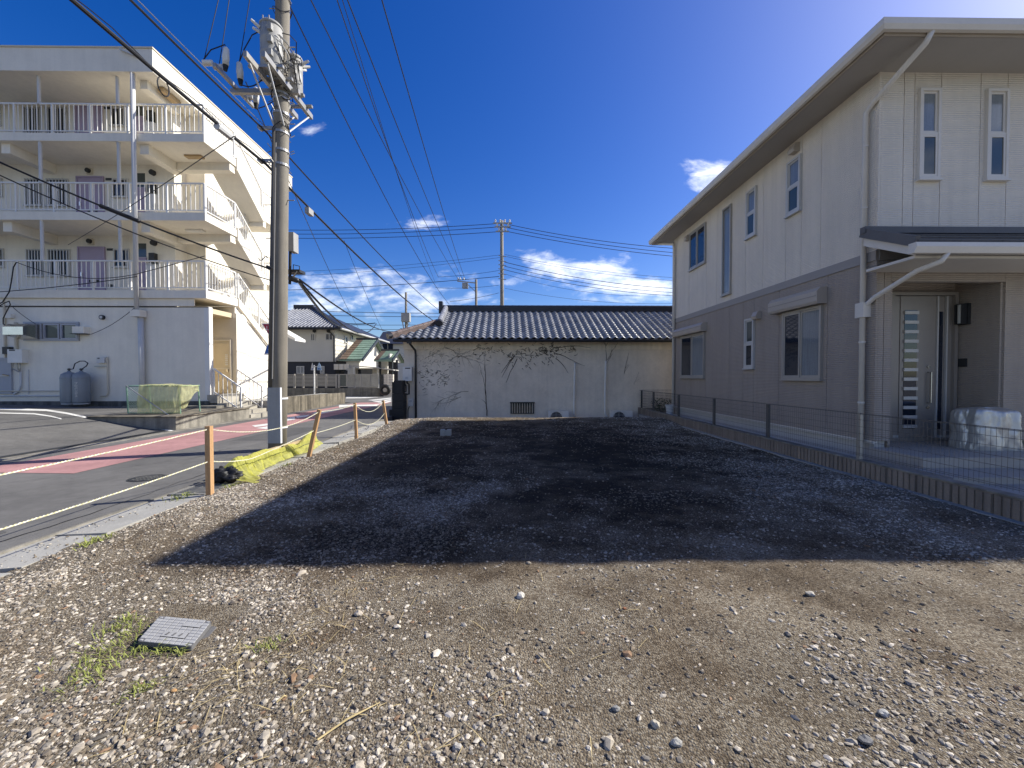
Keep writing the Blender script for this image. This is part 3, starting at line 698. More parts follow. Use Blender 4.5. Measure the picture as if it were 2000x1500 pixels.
# facade of the corridor on each floor
P = PL((0, YW, 0), (1,0,0), (0,-1,0))
def xw(px): return at(px, 440, Y=YW).x
def grille(a0, a1, b0, b1, n):
    g = MB(); P.ring(g, a0, a1, b0, b1, .05, 0, .05); w = g.build('window', alumw, ap)
    g = MB(); P.box(g, a0+.05, a1-.05, b0+.05, b1-.05, .004, .012); g.build('pane', glassd, w)
    sm = MB().box(-.014,.014,-.012,.012,0,b1-b0-.02).mesh('grille_bar', alumw)
    for i in range(n): inst('grille_bar', sm, w, P.p(a0+(a1-a0)*(i+.5)/n, b0+.01, .09))
    g = MB(); P.box(g, a0-.02, a1+.02, b0-.03, b0+.005, 0, .11); g.build('sill', alumw, w)
    return w
for i, z in enumerate(LV):
    for sh in (0, -4.75, -9.3):
        if sh and i > 3: continue
        grille(xw(52)+sh, xw(86)+sh, z+.86, z+1.88, 6); grille(xw(94)+sh, xw(137)+sh, z+.86, z+1.88, 7)
        a0, a1 = xw(155)+sh, xw(203)+sh
        g = MB(); P.ring(g, a0-.05, a1+.05, z-.05, z+1.98, .05, 0, .06); d = g.build('door', lavender, ap)
        g = MB(); P.box(g, a0, a1, z, z+1.93, .005, .035); g.build('door_leaf', lavender, d)
        g = MB(); P.box(g, a0+.08, a0+.13, z+.85, z+1.0, .036, .08); g.build('handle', steel, d)
        g = MB()
        for k in range(3): P.box(g, a0+.36+k*.14, a0+.46+k*.14, z+.62, z+.72, .036, .042)
        g.build('vent_slot', dark, d)
        g = MB(); P.box(g, xw(173)+sh, xw(184)+sh, z+2.06, z+2.28, 0, .06); v_ = g.build('vent', cream2, ap)
        MB().cyl(P.p(xw(178.5)+sh, z+2.17, .05), P.p(xw(178.5)+sh, z+2.17, .14), .085).build('duct', dark, v_)
        grille(xw(222)+sh, xw(253)+sh, z+1.2, z+1.9, 4)
        g = MB(); P.box(g, xw(209)+sh, xw(221)+sh, z+1.84, z+1.92, 0, .03); g.build('name_plate', dark, ap)
        g = MB(); P.box(g, xw(211)+sh, xw(218)+sh, z+.42, z+.55, 0, .03); g.build('meter_box', dark, ap)
    g = MB(); P.box(g, xw(270), xw(285), z+1.6, z+2.12, .0, .006); g.build('opening', glassg, ap)
    g = MB(); P.box(g, xw(270), xw(286), z, z+1.58, .0, .03); g.build('panel', lavender, ap)
    MB().cyl(P.p(xw(302), z+2.12, 0), P.p(xw(302), z+2.12, .12), .10).build('duct', dark, ap)
    g = MB(); P.box(g, xw(296), xw(307), z+1.35, z+1.72, .0, .16); g.build('meter', dark, ap)
    g = MB(); P.box(g, xw(294), xw(312), z+.2, z+1.25, .0, .22); g.build('meter_cabinet', greywhite, ap)
    for px in (85, 237):
        xx = at(px, 440, Y=YF).x
        MB().cyl((xx, YF-.05, z+1.0), (xx, YF-.05, (LV[i+1]-.27) if i < 2 else 11.75), .05).build('column', greywhite, ap)
    if i < 2: MB().box(-11.75, -11.15, 15.2, 15.42, LV[i+1]-.33, LV[i+1]-.272).build('ceiling_lamp', brownl if i == 1 else white, ap)
MB().box(-12.4,-12.2, 14.9, 15.7, 11.58, 11.72).build('ceiling_lamp', brownl, ap)
MB().tube([(-12.72,YF-.22,12.45),(-12.72,YF-.22,3.5)], .07, 12).build('downpipe', greywhite, ap, smooth=True)
MB().tube([(-12.68,YF-.12,3.7),(-12.66,YF-.12,.45)], .085, 12).build('downpipe', greywhite, ap, smooth=True)
MB().box(-12.88,-12.55,YF-.3,YF-.02,3.5,3.73).build('pipe_box', cream, ap)
MB().bar((-13.0,YF-.36,12.45),(-12.4,YF-.36,12.2), .07,.05).build('pipe_bracket', greywhite, ap)
# ground floor fittings
P = PL((0, YF, 0), (1,0,0), (0,-1,0))
def xf(px): return at(px, 700, Y=YF).x
def zf(py): return at(150, py, Y=YF).z
g = MB(); P.ring(g, xf(50), xf(157), zf(666), zf(629), .06, 0, .06); w = g.build('window', bluesash, ap)
for a, b in ((55,85),(91,119),(124,154)):
    g = MB(); P.box(g, xf(a), xf(b), zf(662), zf(634), .004, .02); pn = g.build('pane', glassg, w)
    g = MB(); P.ring(g, xf(a)-.02, xf(b)+.02, zf(663), zf(633), .045, .021, .07); g.build('sash', bluesash, w)
g = MB(); a = [P.p(xf(38),zf(641),.55), P.p(xf(38),zf(656),.6), P.p(xf(46),zf(662),.35), P.p(xf(84),zf(662),.02), P.p(xf(84),zf(635),.02), P.p(xf(46),zf(635),.35)]
g.prism([P.p(0,zf(634),.03), P.p(0,zf(636),.45), P.p(0,zf(643),.62), P.p(0,zf(658),.62), P.p(0,zf(663),.03)], (-.001,0,0))
g = MB(); g.prism([P.p(xf(84),zf(634),.03), P.p(xf(84),zf(636),.42), P.p(xf(84),zf(642),.58), P.p(xf(84),zf(657),.58), P.p(xf(84),zf(664),.03)], (xf(46)-xf(84),0,0)).build('duct_hood', steel, ap)
g = MB(); P.box(g, xf(155), xf(177), zf(652), zf(639), .0, .22); vb = g.build('vent_box', cream, ap)
MB().prism([P.p(xf(153),zf(653.5),0),P.p(xf(153),zf(653.5),.3),P.p(xf(153),zf(652.3),.24),P.p(xf(153),zf(652.3),0)], (.42,0,0)).build('vent_lip', dark, vb)
MB().cyl(P.p(xf(203),zf(620),0), P.p(xf(203),zf(620),.08), .08).build('duct', dark, ap)
MB().cyl(P.p(xf(203),zf(620),.081), P.p(xf(203),zf(620),.085), .05).build('duct', greywhite, ap)
g = MB(); P.box(g, xf(28), xf(56), zf(709), zf(683), .0, .2); wh = g.build('water_heater', white, ap)
g = MB(); P.box(g, xf(32), xf(43), zf(686), zf(683.6), .2, .205); g.build('exhaust_slot', dark, wh)
for a, b in ((33,30),(40,41),(45,46)):
    MB().tube([P.p(xf(a),zf(709),.1), P.p(xf(b),zf(720),.1), P.p(xf(42),zf(727),.06)], .018, 6).build('pipe', galv, wh)
MB().tube([P.p(xf(43),zf(726),.05), P.p(xf(43),zf(752),.05), P.p(xf(38),zf(764),.05), P.p(xf(28),zf(770),.05)], .03, 8).build('pipe', greywhite, ap)
MB().tube([P.p(xf(56),zf(722),.02), P.p(xf(56),zf(770),.02)], .012, 6).build('pipe', greywhite, ap)
g = MB(); P.box(g, xf(14), xf(27), zf(692), zf(678), .0, .14); g.build('gas_meter', dark, ap)
MB().tube([P.p(xf(13),zf(580),.04), P.p(xf(13),zf(700),.04)], .03, 8).build('pipe', cream2, ap)
MB().tube([P.p(xf(35),zf(630),.04), P.p(xf(35),zf(683),.04)], .045, 8).build('pipe', cream2, ap)
g = MB(); P.box(g, xf(20), xf(31), zf(622), zf(614), .0, .12); g.build('vent_box', cream, ap)
g = MB(); P.ring(g, xf(-28), xf(25), zf(769), zf(699), .07, 0, .06); d = g.build('door', bluesash, ap)
g = MB(); P.box(g, xf(-24), xf(22), zf(766), zf(702), .004, .03); g.build('door_leaf', bluesash, d)
g = MB(); P.box(g, xf(2), xf(22), zf(735), zf(733), .031, .06); g.build('rail', alumw, d)
g = MB(); P.bar = None; MB().bar(P.p(xf(9),zf(731.5),.07), P.p(xf(20),zf(733.5),.07), .03,.03).build('handle', brownl, d)
MB().tube([P.p(xf(-20),zf(763.5),.08), P.p(xf(150),zf(763.5),.08)], .02, 6).build('pipe', cream2, ap)
MB().tube([P.p(xf(-20),zf(773),.10), P.p(xf(150),zf(773),.10)], .02, 6).build('pipe', greywhite, ap)
g = MB(); P.box(g, xf(194), xf(209), zf(709), zf(698), .0, .10); m_ = g.build('gas_meter', greywhite, ap)
g = MB(); P.box(g, xf(196), xf(200), zf(701), zf(699), .10, .105); g.build('dial', dark, m_)
MB().tube([P.p(xf(212),zf(697),.05), P.p(xf(212),zf(768),.05), P.p(xf(209),zf(773),.05), P.p(xf(197),zf(774),.05)], .022, 6).build('pipe', cream2, ap)
MB().bar(P.p(xf(188),zf(716),.06), P.p(xf(212),zf(716),.06), .03,.03).build('bracket', galv, ap)

# gas cylinders
def cyl_tank(px, label):
    t = thing('gas_cylinder', label, 'gas cylinder', (xf(px), YF-.42, .50), 'gas cylinders against the apartment wall')
    c = W[t.name]
    MB().lathe(c, [(.20,0),(.20,.05),(.215,.055),(.225,.10),(.225,.92),(.20,1.02),(.12,1.08),(.05,1.10),(.05,1.14)], 24).build('body', tank, t, smooth=True)
    MB().lathe((c.x,c.y,c.z+.86), [(.226,0),(.231,.01),(.231,.03),(.226,.04)], 24).build('seam', tank, t, smooth=True)
    MB().lathe((c.x,c.y,c.z+.005), [(.205,0),(.205,.03)], 24).build('base_ring', greywhite, t, smooth=True)
    v_ = MB().cyl((c.x,c.y,c.z+1.13),(c.x,c.y,c.z+1.22),.03,n=10).build('valve', dark, t)
    MB().cyl((c.x-.05,c.y,c.z+1.19),(c.x+.06,c.y,c.z+1.19),.02,n=8).build('valve_nut', dark, v_)
    return t
t1 = cyl_tank(159.5, 'grey gas cylinder nearer the water heater, left of the pair')
t2 = cyl_tank(182.5, 'grey gas cylinder with white lettering beside the gas meter')
tm = text_mesh('プ\nロ\nパ\nン\nガ\nス', .085, white)
c = W[t2.name]
ob = inst('lettering', tm, t2, (c.x+.05, c.y-.226, c.z+.5), (R(90),0,R(14)))
a, b = W[t1.name], W[t2.name]
hs = MB().tube([(a.x+.05,a.y,a.z+1.19),(a.x+.14,a.y,a.z+1.2),(a.x+.17,a.y+.03,a.z+1.38),(a.x+.27,a.y+.1,a.z+1.47),(b.x+.02,b.y+.1,b.z+1.47),(b.x+.15,b.y+.08,b.z+1.40),(b.x+.14,b.y+.04,b.z+1.3),(b.x+.03,b.y,b.z+1.2)], .016, 8).build('gas_hose', black)
tag(hs, 'black rubber hose linking the two gas cylinders', 'hose')

# platform, steps, stair rails, retaining wall
pf = thing('entrance_platform', 'weathered concrete platform below the apartment side door', 'platform', (-10.2, 12.9, 0))
MB().box(-11.4, -9.02, 11.25, 14.44, -.2, .33).build('base', conc, pf)
MB().box(-11.4, -8.98, 11.21, 14.42, .331, .36).build('top', stained, pf)
MB().box(-13.0, -9.85, 14.0, 14.38, .361, .44).build('ledge', conc, pf)
for k in range(5):
    MB().box(-10.46, -8.98-.29*k+(.0 if k else 0), 14.46, 15.95, -.06+.13*k, .10+.135*k).build('step', stepconc, pf)
MB().box(-10.5,-10.15,14.47,15.94,.62,.80).build('step', stepconc, pf)
for y, lab in ((14.62, 'nearer'), (15.86, 'farther')):
    r = thing('stair_handrail', 'white steel handrail of the entrance steps, the one %s the %s' % (lab, 'platform' if lab == 'nearer' else 'retaining wall'), 'handrail', (-10.2, y, .4), 'handrails of the entrance steps')
    p0, p1 = Vector((-10.36, y, 1.72)), Vector((-9.42, y, 1.06))
    MB().bar(p0, p1, .045, .04).build('top_rail', white, r)
    MB().bar(p0-Vector((0,0,.82)), p1-Vector((0,0,.82)), .03, .03).build('bottom_rail', white, r)
    for q, b in ((p0, .70), (p1, .20)): MB().box(q.x-.022, q.x+.022, y-.022, y+.022, b, q.z).build('post', white, r)
    bm_ = MB().box(-.008,.008,-.008,.008,-.82,0).mesh('baluster', white)
    for k in range(1, 6): inst('baluster', bm_, r, p0.lerp(p1, k/6))
rw = thing('retaining_wall', 'stained low concrete block wall along the red road strip', 'wall', (-9.0, 18.7, -.02))
y = 16.1
while y < 22.9:
    h = .62-.012*(y-16); MB().box(-9.18+.01, -9.0-.006*rng.random(), y, y+.84, -.2, h).build('panel', stained, rw); y += .85
MB().box(-9.2, -8.97, 15.98, 16.09, -.2, .66).build('end_pillar', conc, rw)
MB().box(-10.4, -9.19, 15.98, 22.9, -.2, .50).build('fill', conc2, rw)

# ================================================================== TWO-TONE HOUSE beside the lot
XH, YH, YB = 5.95, 6.55, 14.6
hs = thing('two_tone_house', 'two storey house with white upper and grey lower ribbed siding beside the lot', 'house', (9.5, 10.5, .08))
MB().box(XH+.02, 14.5, YH+.02, YB, .40, 6.45).build('wall', hsw, hs) if False else None
g = MB(); g.box(XH+.02, 14.5, 7.30, YB, .40, 6.30); g.box(XH+.02, 6.2, YH+.02, 7.30, .40, 3.4); g.box(8.06, 14.5, YH+.02, 7.30, .40, 3.4); g.box(XH+.02, 14.5, YH+.02, 7.30, 3.4, 6.30)
g.build('wall', hsg, hs)
MB().box(XH+.06, 14.45, 7.2, YB-.04, -.1, .40).build('foundation', found, hs)
MB().box(XH+.06, 6.18, YH+.06, 7.2, -.1, .40).build('foundation', found, hs)
S = PL((XH, 0, 0), (0,1,0), (-1,0,0))      # side wall, a = world Y
F = PL((0, YH, 0), (1,0,0), (0,-1,0))      # front wall, a = world X
up_joints = [6.55, 7.75, 8.26, 8.72, 9.5, 10.2, 10.85, 11.6, 12.2, 13.35, 14.6]
lo_joints = [6.55, 7.55, 8.9, 9.8, 10.25, 10.9, 12.2, 13.1, 13.95, 14.6]
for J, z0, z1, mt in ((up_joints, 3.48, 6.30, hsw), (lo_joints,   .40, 3.32, hsg)):
    for a, b in zip(J, J[1:]):
        g = MB(); S.box(g, a+.005, b-.005, z0, z1, -.03, .0); g.build('siding_panel', mt, hs)
for J, z0, z1, mt in (([5.985, 6.35, 6.52, 6.95, 7.59, 8.03, 8.7, 10, 11.3, 12.6, 14.5], 3.48, 6.30, hsw), ([5.985, 6.08, 6.2],   .40, 3.32, hsg), ([8.06, 8.9, 9.9, 11, 12.2, 14.5],   .40, 3.32, hsg)):
    for a, b in zip(J, J[1:]):
        g = MB(); F.box(g, a+.005, b-.005, z0, z1, -.03, .0); g.build('siding_panel', mt, hs)
g = MB(); S.box(g, YH-.0, YB, 3.322, 3.478, -.03, .018); g.build('storey_band', hband, hs)
g = MB(); F.box(g, XH+.03, 14.5, 3.322, 3.478, -.03, .018); g.build('storey_band', hband, hs)
MB().box(XH-.004, XH+.034, YH-.004, YH+.03, 3.479, 6.30).build('corner_trim', hsw, hs)
MB().box(XH-.004, XH+.034, YH-.004, YH+.03, .39, 3.321).build('corner_trim', hsg, hs)
MB().box(XH+.0, XH+.08, YB-.02, YB+.03, .4, 6.30).build('corner_trim', hwhite, hs)
g = MB(); S.box(g, YH, YB, .355, .398, -.05, .012); g.build('base_flashing', hwhite, hs)
# porch recess
MB().box(6.2, 8.06, 7.26, 7.299, .3, 3.32).build('recess_wall', hsg, hs)
MB().box(8.02, 8.058, YH+.03, 7.26, .3, 3.32).build('recess_wall', hsg, hs)
MB().box(6.202, 6.24, YH+.03, 7.26, .3, 3.32).build('recess_wall', hsg, hs)
MB().box(6.24, 8.02, YH, 7.26, 3.2, 3.30).build('recess_ceiling', hwhite, hs)
MB().box(6.2, 8.06, YH-.0, YH+.1, 2.98, 3.32).build('lintel', hsg, hs)
# roof: fascia, gutter, soffit, hipped tile roof
ex0, ey0, ey1, ex1 = 5.38, 5.86, 15.2, 15.1
MB().box(ex0+.02, ex1, ey0+.02, ey1, 6.302, 6.35).build('soffit', mat('grey soffit', (.40,.385,.37), .7, .03, 2), hs)
def eave_run(prof, name, mt):
    # profile (offset outwards, z) swept along left and front eaves
    pts = []
    g = MB(); n = len(prof)
    path = [((ex0, ey1), (-1, .0)), ((ex0, ey0), (-1, -1)), ((ex1, ey0), (0, -1))]
    vs = []
    for (x, y), (dx, dy) in path:
        for o, z in prof: vs.append((x+dx*o, y+dy*o, z))
    fs = [(i*n+j, i*n+(j+1) % n, (i+1)*n+(j+1) % n, (i+1)*n+j) for i in range(2) for j in range(n)] + [tuple(range(n)), tuple(reversed(range(2*n, 3*n)))]
    g.add(vs, fs); return g.build(name, mt, hs)
eave_run([(0.0,6.29),(0.0,6.485),(.02,6.485),(.02,6.29)], 'fascia', shut)
eave_run([(.021,6.34),(.05,6.31),(.10,6.315),(.13,6.37),(.135,6.45),(.12,6.45),(.021,6.45)], 'gutter', hwhite)
rz = 6.485; ry = (ey0+ey1)/2; pk = rz+(ry-ey0)*.42
g = MB(); g.add([(ex0-.03,ey0-.03,rz),(ex1,ey0-.03,rz),(ex1,ey1+.03,rz),(ex0-.03,ey1+.03,rz),(ex0+(ry-ey0),ry,pk),(ex1,ry,pk),(ex0-.03,ey0-.03,rz+.03),(ex1,ey0-.03,rz+.03),(ex1,ey1+.03,rz+.03),(ex0-.03,ey1+.03,rz+.03)],
      [(0,1,7,6),(0,3,9,6),(3,2,8,9),(6,7,5,4),(9,6,4),(8,9,4,5),(0,1,2,3),(1,2,8,5,7)]); g.build('roof', porchr, hs)
MB().tube([(ex0+.06,ey0+.06,rz+.06),(ex0+(ry-ey0),ry,pk+.04)], .05, 8).build('hip_ridge', porchr, hs)
# windows
def window(pl, a0, a1, b0, b1, style, fm=alum, glass=glassd, glass2=None, parent=hs, flip=False):
    g = MB(); pl.ring(g, a0, a1, b0, b1, .045, -.01, .05); w = g.build('window', fm, parent)
    g = MB(); pl.box(g, a0-.02, a1+.02, b0-.03, b0-.001, 0, .075); g.build('sill', fm, w)
    A0, A1, B0, B1 = a0+.045, a1-.045, b0+.045, b1-.045
    if style == 'fixed':
        g = MB(); pl.box(g, A0, A1, B0, B1, .004, .014); g.build('pane', glass, w)
    elif style == 'hung':
        m = (B0+B1)/2
        for (q0, q1, c, gl) in ((B0, m-.02, .030, glass), (m+.02, B1, .014, glass2 or glass)):
            g = MB(); pl.ring(g, A0, A1, q0, q1, .032, .004, c+.012); s_ = g.build('sash', fm, w)
            g = MB(); pl.box(g, A0+.032, A1-.032, q0+.032, q1-.032, .005, c); g.build('pane', gl, s_) if False else g.build('pane', gl, w)
        g = MB(); pl.box(g, A0, A1, m-.02, m+.02, .004, .045); g.build('transom', fm, w)
    else:
        m = (A0+A1)/2
        for (q0, q1, c, gl) in ((A0, m+.02, .012, glass), (m+.021, A1, .028, glass2 or glass)):
            g = MB(); pl.ring(g, q0, q1, B0, B1, .035, .004, c+.012); g.build('sash', fm, w)
            g = MB(); pl.box(g, q0+.035, q1-.035, B0+.035, B1-.035, .005, c); g.build('pane', gl, w)
    return w
def sh_box(a0, a1, b0, b1):
    g = MB(); g.prism([S.p(a0,b0,.0),S.p(a0,b0,.17),S.p(a0,b0+.05,.19),S.p(a0,b1-.08,.19),S.p(a0,b1,.12),S.p(a0,b1,0)], (0,a1-a0,0)); b = g.build('shutter_box', shut, hs)
    g = MB(); S.box(g, a0+.02, a1-.02, b0+.14, b0+.155, .19, .197); g.build('shutter_line', hband, b)
window(S, 12.22, 13.29, 4.86, 6.06, 'slide', glass=glassd, glass2=glassd)
window(S, 10.82, 11.25, 3.66, 6.01, 'fixed', glass=glassf)
window(S, 9.74, 10.14, 4.84, 5.99, 'hung', alumw, glassg, glassf)
window(S, 8.26, 8.67, 4.82, 5.94, 'hung', alumw, glassg, glassf)
window(S, 12.24, 13.89, 1.41, 2.79, 'slide', glass=glassf, glass2=glassd)
window(S, 9.77, 10.15, 1.65, 2.86, 'hung', alumw, glassd, glassg)
window(S, 7.65, 8.74, 1.39, 2.80, 'slide', glass=glassf, glass2=glassd)
sh_box(12.14, 14.25, 2.80, 3.06); sh_box(7.57, 9.0, 2.81, 3.12)
for a, b in ((13.40, 5.88), (8.42, 6.03), (9.62, 2.80)):
    g = MB(); g.prism([S.p(a-.09,b,0),S.p(a-.09,b,.12),S.p(a-.09,b+.06,.14),S.p(a-.09,b+.17,.09),S.p(a-.09,b+.18,0)], (0,.18,0)); g.build('vent_hood', shut, hs)
window(F, 6.57, 6.91, 4.60, 6.03, 'hung', hwhite, glassg, glassf)
window(F, 7.66, 8.01, 4.60, 6.03, 'hung', hwhite, glassg, glassf)
# front door in the recess
D = PL((0, 7.258, 0), (1,0,0), (0,-1,0))
g = MB(); D.ring(g, 6.78, 7.98, .30, 2.94, .06, 0, .10); dr = g.build('front_door', doorm, hs)
g = MB(); D.box(g, 6.98, 7.62, .33, 2.87, .01, .06); g.build('door_leaf', doorm, dr)
g = MB(); D.box(g, 6.84, 6.975, .33, 2.87, .01, .05); g.build('side_panel', doorm, dr)
g = MB(); D.box(g, 7.05, 7.28, .52, 2.62, .0605, .066); g.build('pane', glassd, dr)
sm = MB().box(-.125,.125,-.02,.012,-.028,.028).mesh('slat', alumw)
for k in range(13): inst('slat', sm, dr, D.p(7.165, .56+k*.168, .066))
g = MB(); D.box(g, 7.66, 7.92, .33, 2.87, .01, .045); g.build('side_light', doorm, dr)
g = MB(); D.box(g, 7.69, 7.76, .5, 2.6, .046, .05); g.build('pane', glassd, dr)
for a in (7.635, 7.80, 7.945): 
    g = MB(); D.box(g, a-.012, a+.012, .33, 2.87, .05, .085); g.build('jamb', alumw, dr)
MB().tube([D.p(7.49,.98,.06), D.p(7.49,.98,.12), D.p(7.49,1.52,.12), D.p(7.49,1.52,.06)], .016, 8).build('handle', steel, dr)
for z in (.90, 1.62): MB().cyl(D.p(7.49,z,.06), D.p(7.49,z,.08), .028, n=12).build('keyhole', steel, dr)
# wall lamp and intercom on the recess wall facing the door side
L_ = PL((8.02, 0, 0), (0,1,0), (-1,0,0))
g = MB(); L_.box(g, 7.0, 7.16, 2.35, 2.72, 0, .05); lm = g.build('wall_lamp', dark, hs)
MB().cyl(L_.p(7.08,2.37,.09), L_.p(7.08,2.70,.09), .042).build('lamp_glass', lampm, lm)
g = MB(); L_.ring(g, 7.02, 7.14, 2.36, 2.71, .012, .05, .14); g.build('lamp_cage', dark, lm)
g = MB(); L_.box(g, 7.04, 7.16, 1.62, 1.76, 0, .03); g.build('intercom', dark, hs)
# porch slab and step with tile joints
po = thing('porch_steps', 'beige tiled porch with a lower step before the front door', 'porch', (7.5, 6, .08))
MB().box(5.88, 12, 5.70, YH-.002, .0, .27).build('base', porcht, po); MB().box(6.2, 8.02, YH-.002, 7.25, .0, .27).build('base', porcht, po)
MB().box(5.74, 12, 5.17, 5.695, .0, .12).build('base', porcht, po)
def tiles(x0, x1, y0, y1, z, s):
    n = max(1, round((x1-x0)/s)); m = max(1, round((y1-y0)/s)); tw, th = (x1-x0)/n, (y1-y0)/m
    me_ = MB().box(.003, tw-.003, .003, th-.003, 0, .028).mesh('tile', porcht)
    for i in range(n):
        for j in range(m): inst('tile', me_, po, (x0+i*tw, y0+j*th, z))
tiles(5.87, 9.27, 5.69, YH-.004, .271, .30); tiles(6.22, 8.02, YH, 7.15, .271, .30); tiles(5.73, 9.33, 5.16, 5.69, .121, .30)
# porch roof with flat tiles, gutter and pipes
pr = thing('porch_roof', 'dark tiled porch roof with white gutter on the two tone house', 'porch roof', (7.5, 6.1, 3.2))
y0, z0, y1, z1 = 5.70, 3.30, YH-.01, 3.70
MB().prism([(5.74,y0,z0),(5.74,y1,z1),(5.74,y1,z1-.06),(5.74,y0,z0-.05)], (8,0,0)).build('deck', hwhite, pr)
MB().prism([(5.72,y0+.02,z0-.01),(5.72,y1,z1-.02),(5.72,y1,z1-.16),(5.72,y0+.02,z0-.15)], (.03,0,0)).build('barge_board', hwhite, pr)
MB().box(5.76, 13.7, y0+.05, YH-.02, 3.12, 3.16).build('soffit', hwhite, pr)
al = math.atan2(z1-z0, y1-y0); Ls = math.hypot(z1-z0, y1-y0)
tmx = MB().prism([(0,0,0),(0,Ls/3+.03,.0),(0,Ls/3+.03,.022),(0,0,.05)], (.292,0,0)).add([],[]).mesh('roof_tile', porchr)
for i in range(12):
    for j in range(3): inst('roof_tile', tmx, pr, (5.72+i*.298, y0-.03+j*Ls/3*math.cos(al), z0+.005+j*Ls/3*math.sin(al)+.0), (al,0,0))
for j in range(3): MB().prism([(9.3,y0-.03+j*.283,z0+.02+j*.133),(9.3,y0+.27+j*.283,z0+.15+j*.133),(9.3,y0+.27+j*.283,z0+.17+j*.133),(9.3,y0-.03+j*.283,z0+.055+j*.133)], (4.4,0,0)).build('roof_tile', porchr, pr)
MB().bar((5.705,y0-.03,z0+.03),(5.705,y1,z1+.05),.07,.14).build('verge_tile', porchr, pr)
MB().bar((5.66,y1-.05,z1+.07),(13.7,y1-.05,z1+.07),.10,.10).build('top_tile', porchr, pr)
MB().prism([(5.60,y0-.02,z0-.01),(5.60,y0-.13,z0-.01),(5.60,y0-.14,z0-.07),(5.60,y0-.10,z0-.15),(5.60,y0-.02,z0-.15)], (8.1,0,0)).build('gutter', hwhite, pr)
def pipe(pts, r=.04, par=None): return MB().tube(pts, r, 12).build('downpipe', hwhite, par or hs, smooth=True)
pipe([(6.10,y0-.07,z0-.14),(6.06,y0-.04,z0-.24),(5.95,5.9,2.98),(5.90,6.52,2.72),(5.88,6.69,2.60),(5.88,6.72,2.45)], .035, pr)
pipe([(6.0,ey0-.06,6.33),(5.98,ey0,6.21),(5.90,6.60,5.86),(5.88,6.72,5.76),(5.88,6.72,.05)])
for z in (5.2, 4.2, 2.0, 1.0): MB().lathe((5.88,6.72,z), [(.047,0),(.047,.03)], 12).build('pipe_clip', hwhite, hs)
MB().box(5.82,5.95,6.64,6.80,2.42,2.66).build('pipe_junction', hwhite, hs)
pipe([(5.52,15.05,6.31),(5.86,14.45,6.10),(5.88,14.42,5.95),(5.88,14.42,.05)], .045)
# silver covered thing on the porch
def cover(u, v_):
    a = 2*math.pi*u; n_ = .035*mnoise.noise((math.cos(a)*2.2, math.sin(a)*2.2, v_*2)) + .025*abs(mnoise.noise((math.cos(a)*6, math.sin(a)*6, v_*2.5))) + .012*mnoise.noise((math.cos(a)*16, math.sin(a)*16, v_*7))
    ex = 6; ca, sa = math.cos(a), math.sin(a); k = (abs(ca)**ex+abs(sa)**ex)**(-1/ex)
    prof = [(0,1.0),(.1,1.01),(.85,.93),(.95,.88),(1.0,.74)]
    if v_ > .999: k2 = 0.0; h = 1.0
    else: k2 = np.interp(v_/.9 if v_ < .9 else 1, [p[0] for p in prof], [p[1] for p in prof]); h = min(v_/.9, 1); 
    if v_ >= .9: k2 *= (1-v_)/.1
    return (7.62+(.36+n_)*k*ca*k2, 6.42+(.24+n_)*k*sa*k2, .302+.64*h+.02*math.sin(a*2+1)*h)
sc_ = MB().grid(110, 44, cover).build('covered_stroller', silver, smooth=True)
tag(sc_, 'bulky item under a crinkled silver cover on the porch', 'covered item')
# concrete yard of that house
struct(MB().box(5.26, 16, -6, 15.75, -.3, .06).build('yard', conc2), 'pale concrete yard strip beside the two tone house')

# ------------------------------------------------------------------ mesh fence on ribbed blocks
XFN = 5.15
fencew = mat('fence wire', (.11,.105,.10), .5, .1, 5)
bw = thing('block_wall', 'low brown ribbed block wall along the right side of the lot', 'wall', (XFN, 7, -.05))
mb_ = MB(); mb_.box(-.06, .06, .004, .396, -.2, .175)
for k in range(5): mb_.box(-.073, -.059, .012+k*.078, .068+k*.078, -.2, .165)
blk = mb_.mesh('block', brickc)
y = -5.0
while y < 15.6: inst('block', blk, bw, (XFN, y, .05)); y += .4
MB().box(XFN-.07, XFN+.07, -5, 15.8, .2255, .245).build('coping', conc, bw)
MB().box(XFN-.17, XFN-.075, -5, 15.4, -.3, .015).build('footing', conc2, bw)
MB().box(XFN+.07, 16, 15.66, 15.78, -.3, .23).build('return_wall', conc, bw)
fn = thing('mesh_fence', 'thin dark wire mesh fence standing on the ribbed block wall', 'fence', (XFN, 7, .24))
posts = [-.4, 1.7, 3.8, 5.9, 8.0, 10.1, 12.2, 14.3]
for y in posts:
    MB().box(XFN-.025, XFN+.025, y-.03, y+.03, .24, .90).build('post', galv if y == 5.9 else fencew, fn)
for a, b in zip(posts, posts[1:]+[15.72]):
    g = MB(); n = int((b-a)/.05)
    for i in range(n): g.box(XFN-.0412, XFN-.0388, a+i*.05, a+i*.05+.0024, .29, .92)
    for z in (.31, .33, .42, .52, .62, .72, .82, .90, .915): g.box(XFN-.045, XFN-.0415, a, b-.02, z, z+.0045)
    g.box(XFN-.02, XFN-.0165, a, b-.02, .905, .91)
    g.build('mesh_panel', fencew, fn, recalc=False)
rf = thing('return_fence', 'short wire mesh fence turning behind the two tone house', 'fence', (6, 15.72, .23))
for x in (5.2, 6.9, 8.6): MB().box(x-.025, x+.025, 15.70, 15.75, .23, .92).build('post', dark, rf)
g = MB()
for i in range(70): g.box(5.2+i*.05, 5.203+i*.05, 15.69, 15.694, .26, .94)
for z in (.3,.4,.5,.6,.7,.8,.9,.935): g.box(5.2, 8.65, 15.686, 15.69, z, z+.005)
g.build('mesh_panel', fencew, rf, recalc=False)
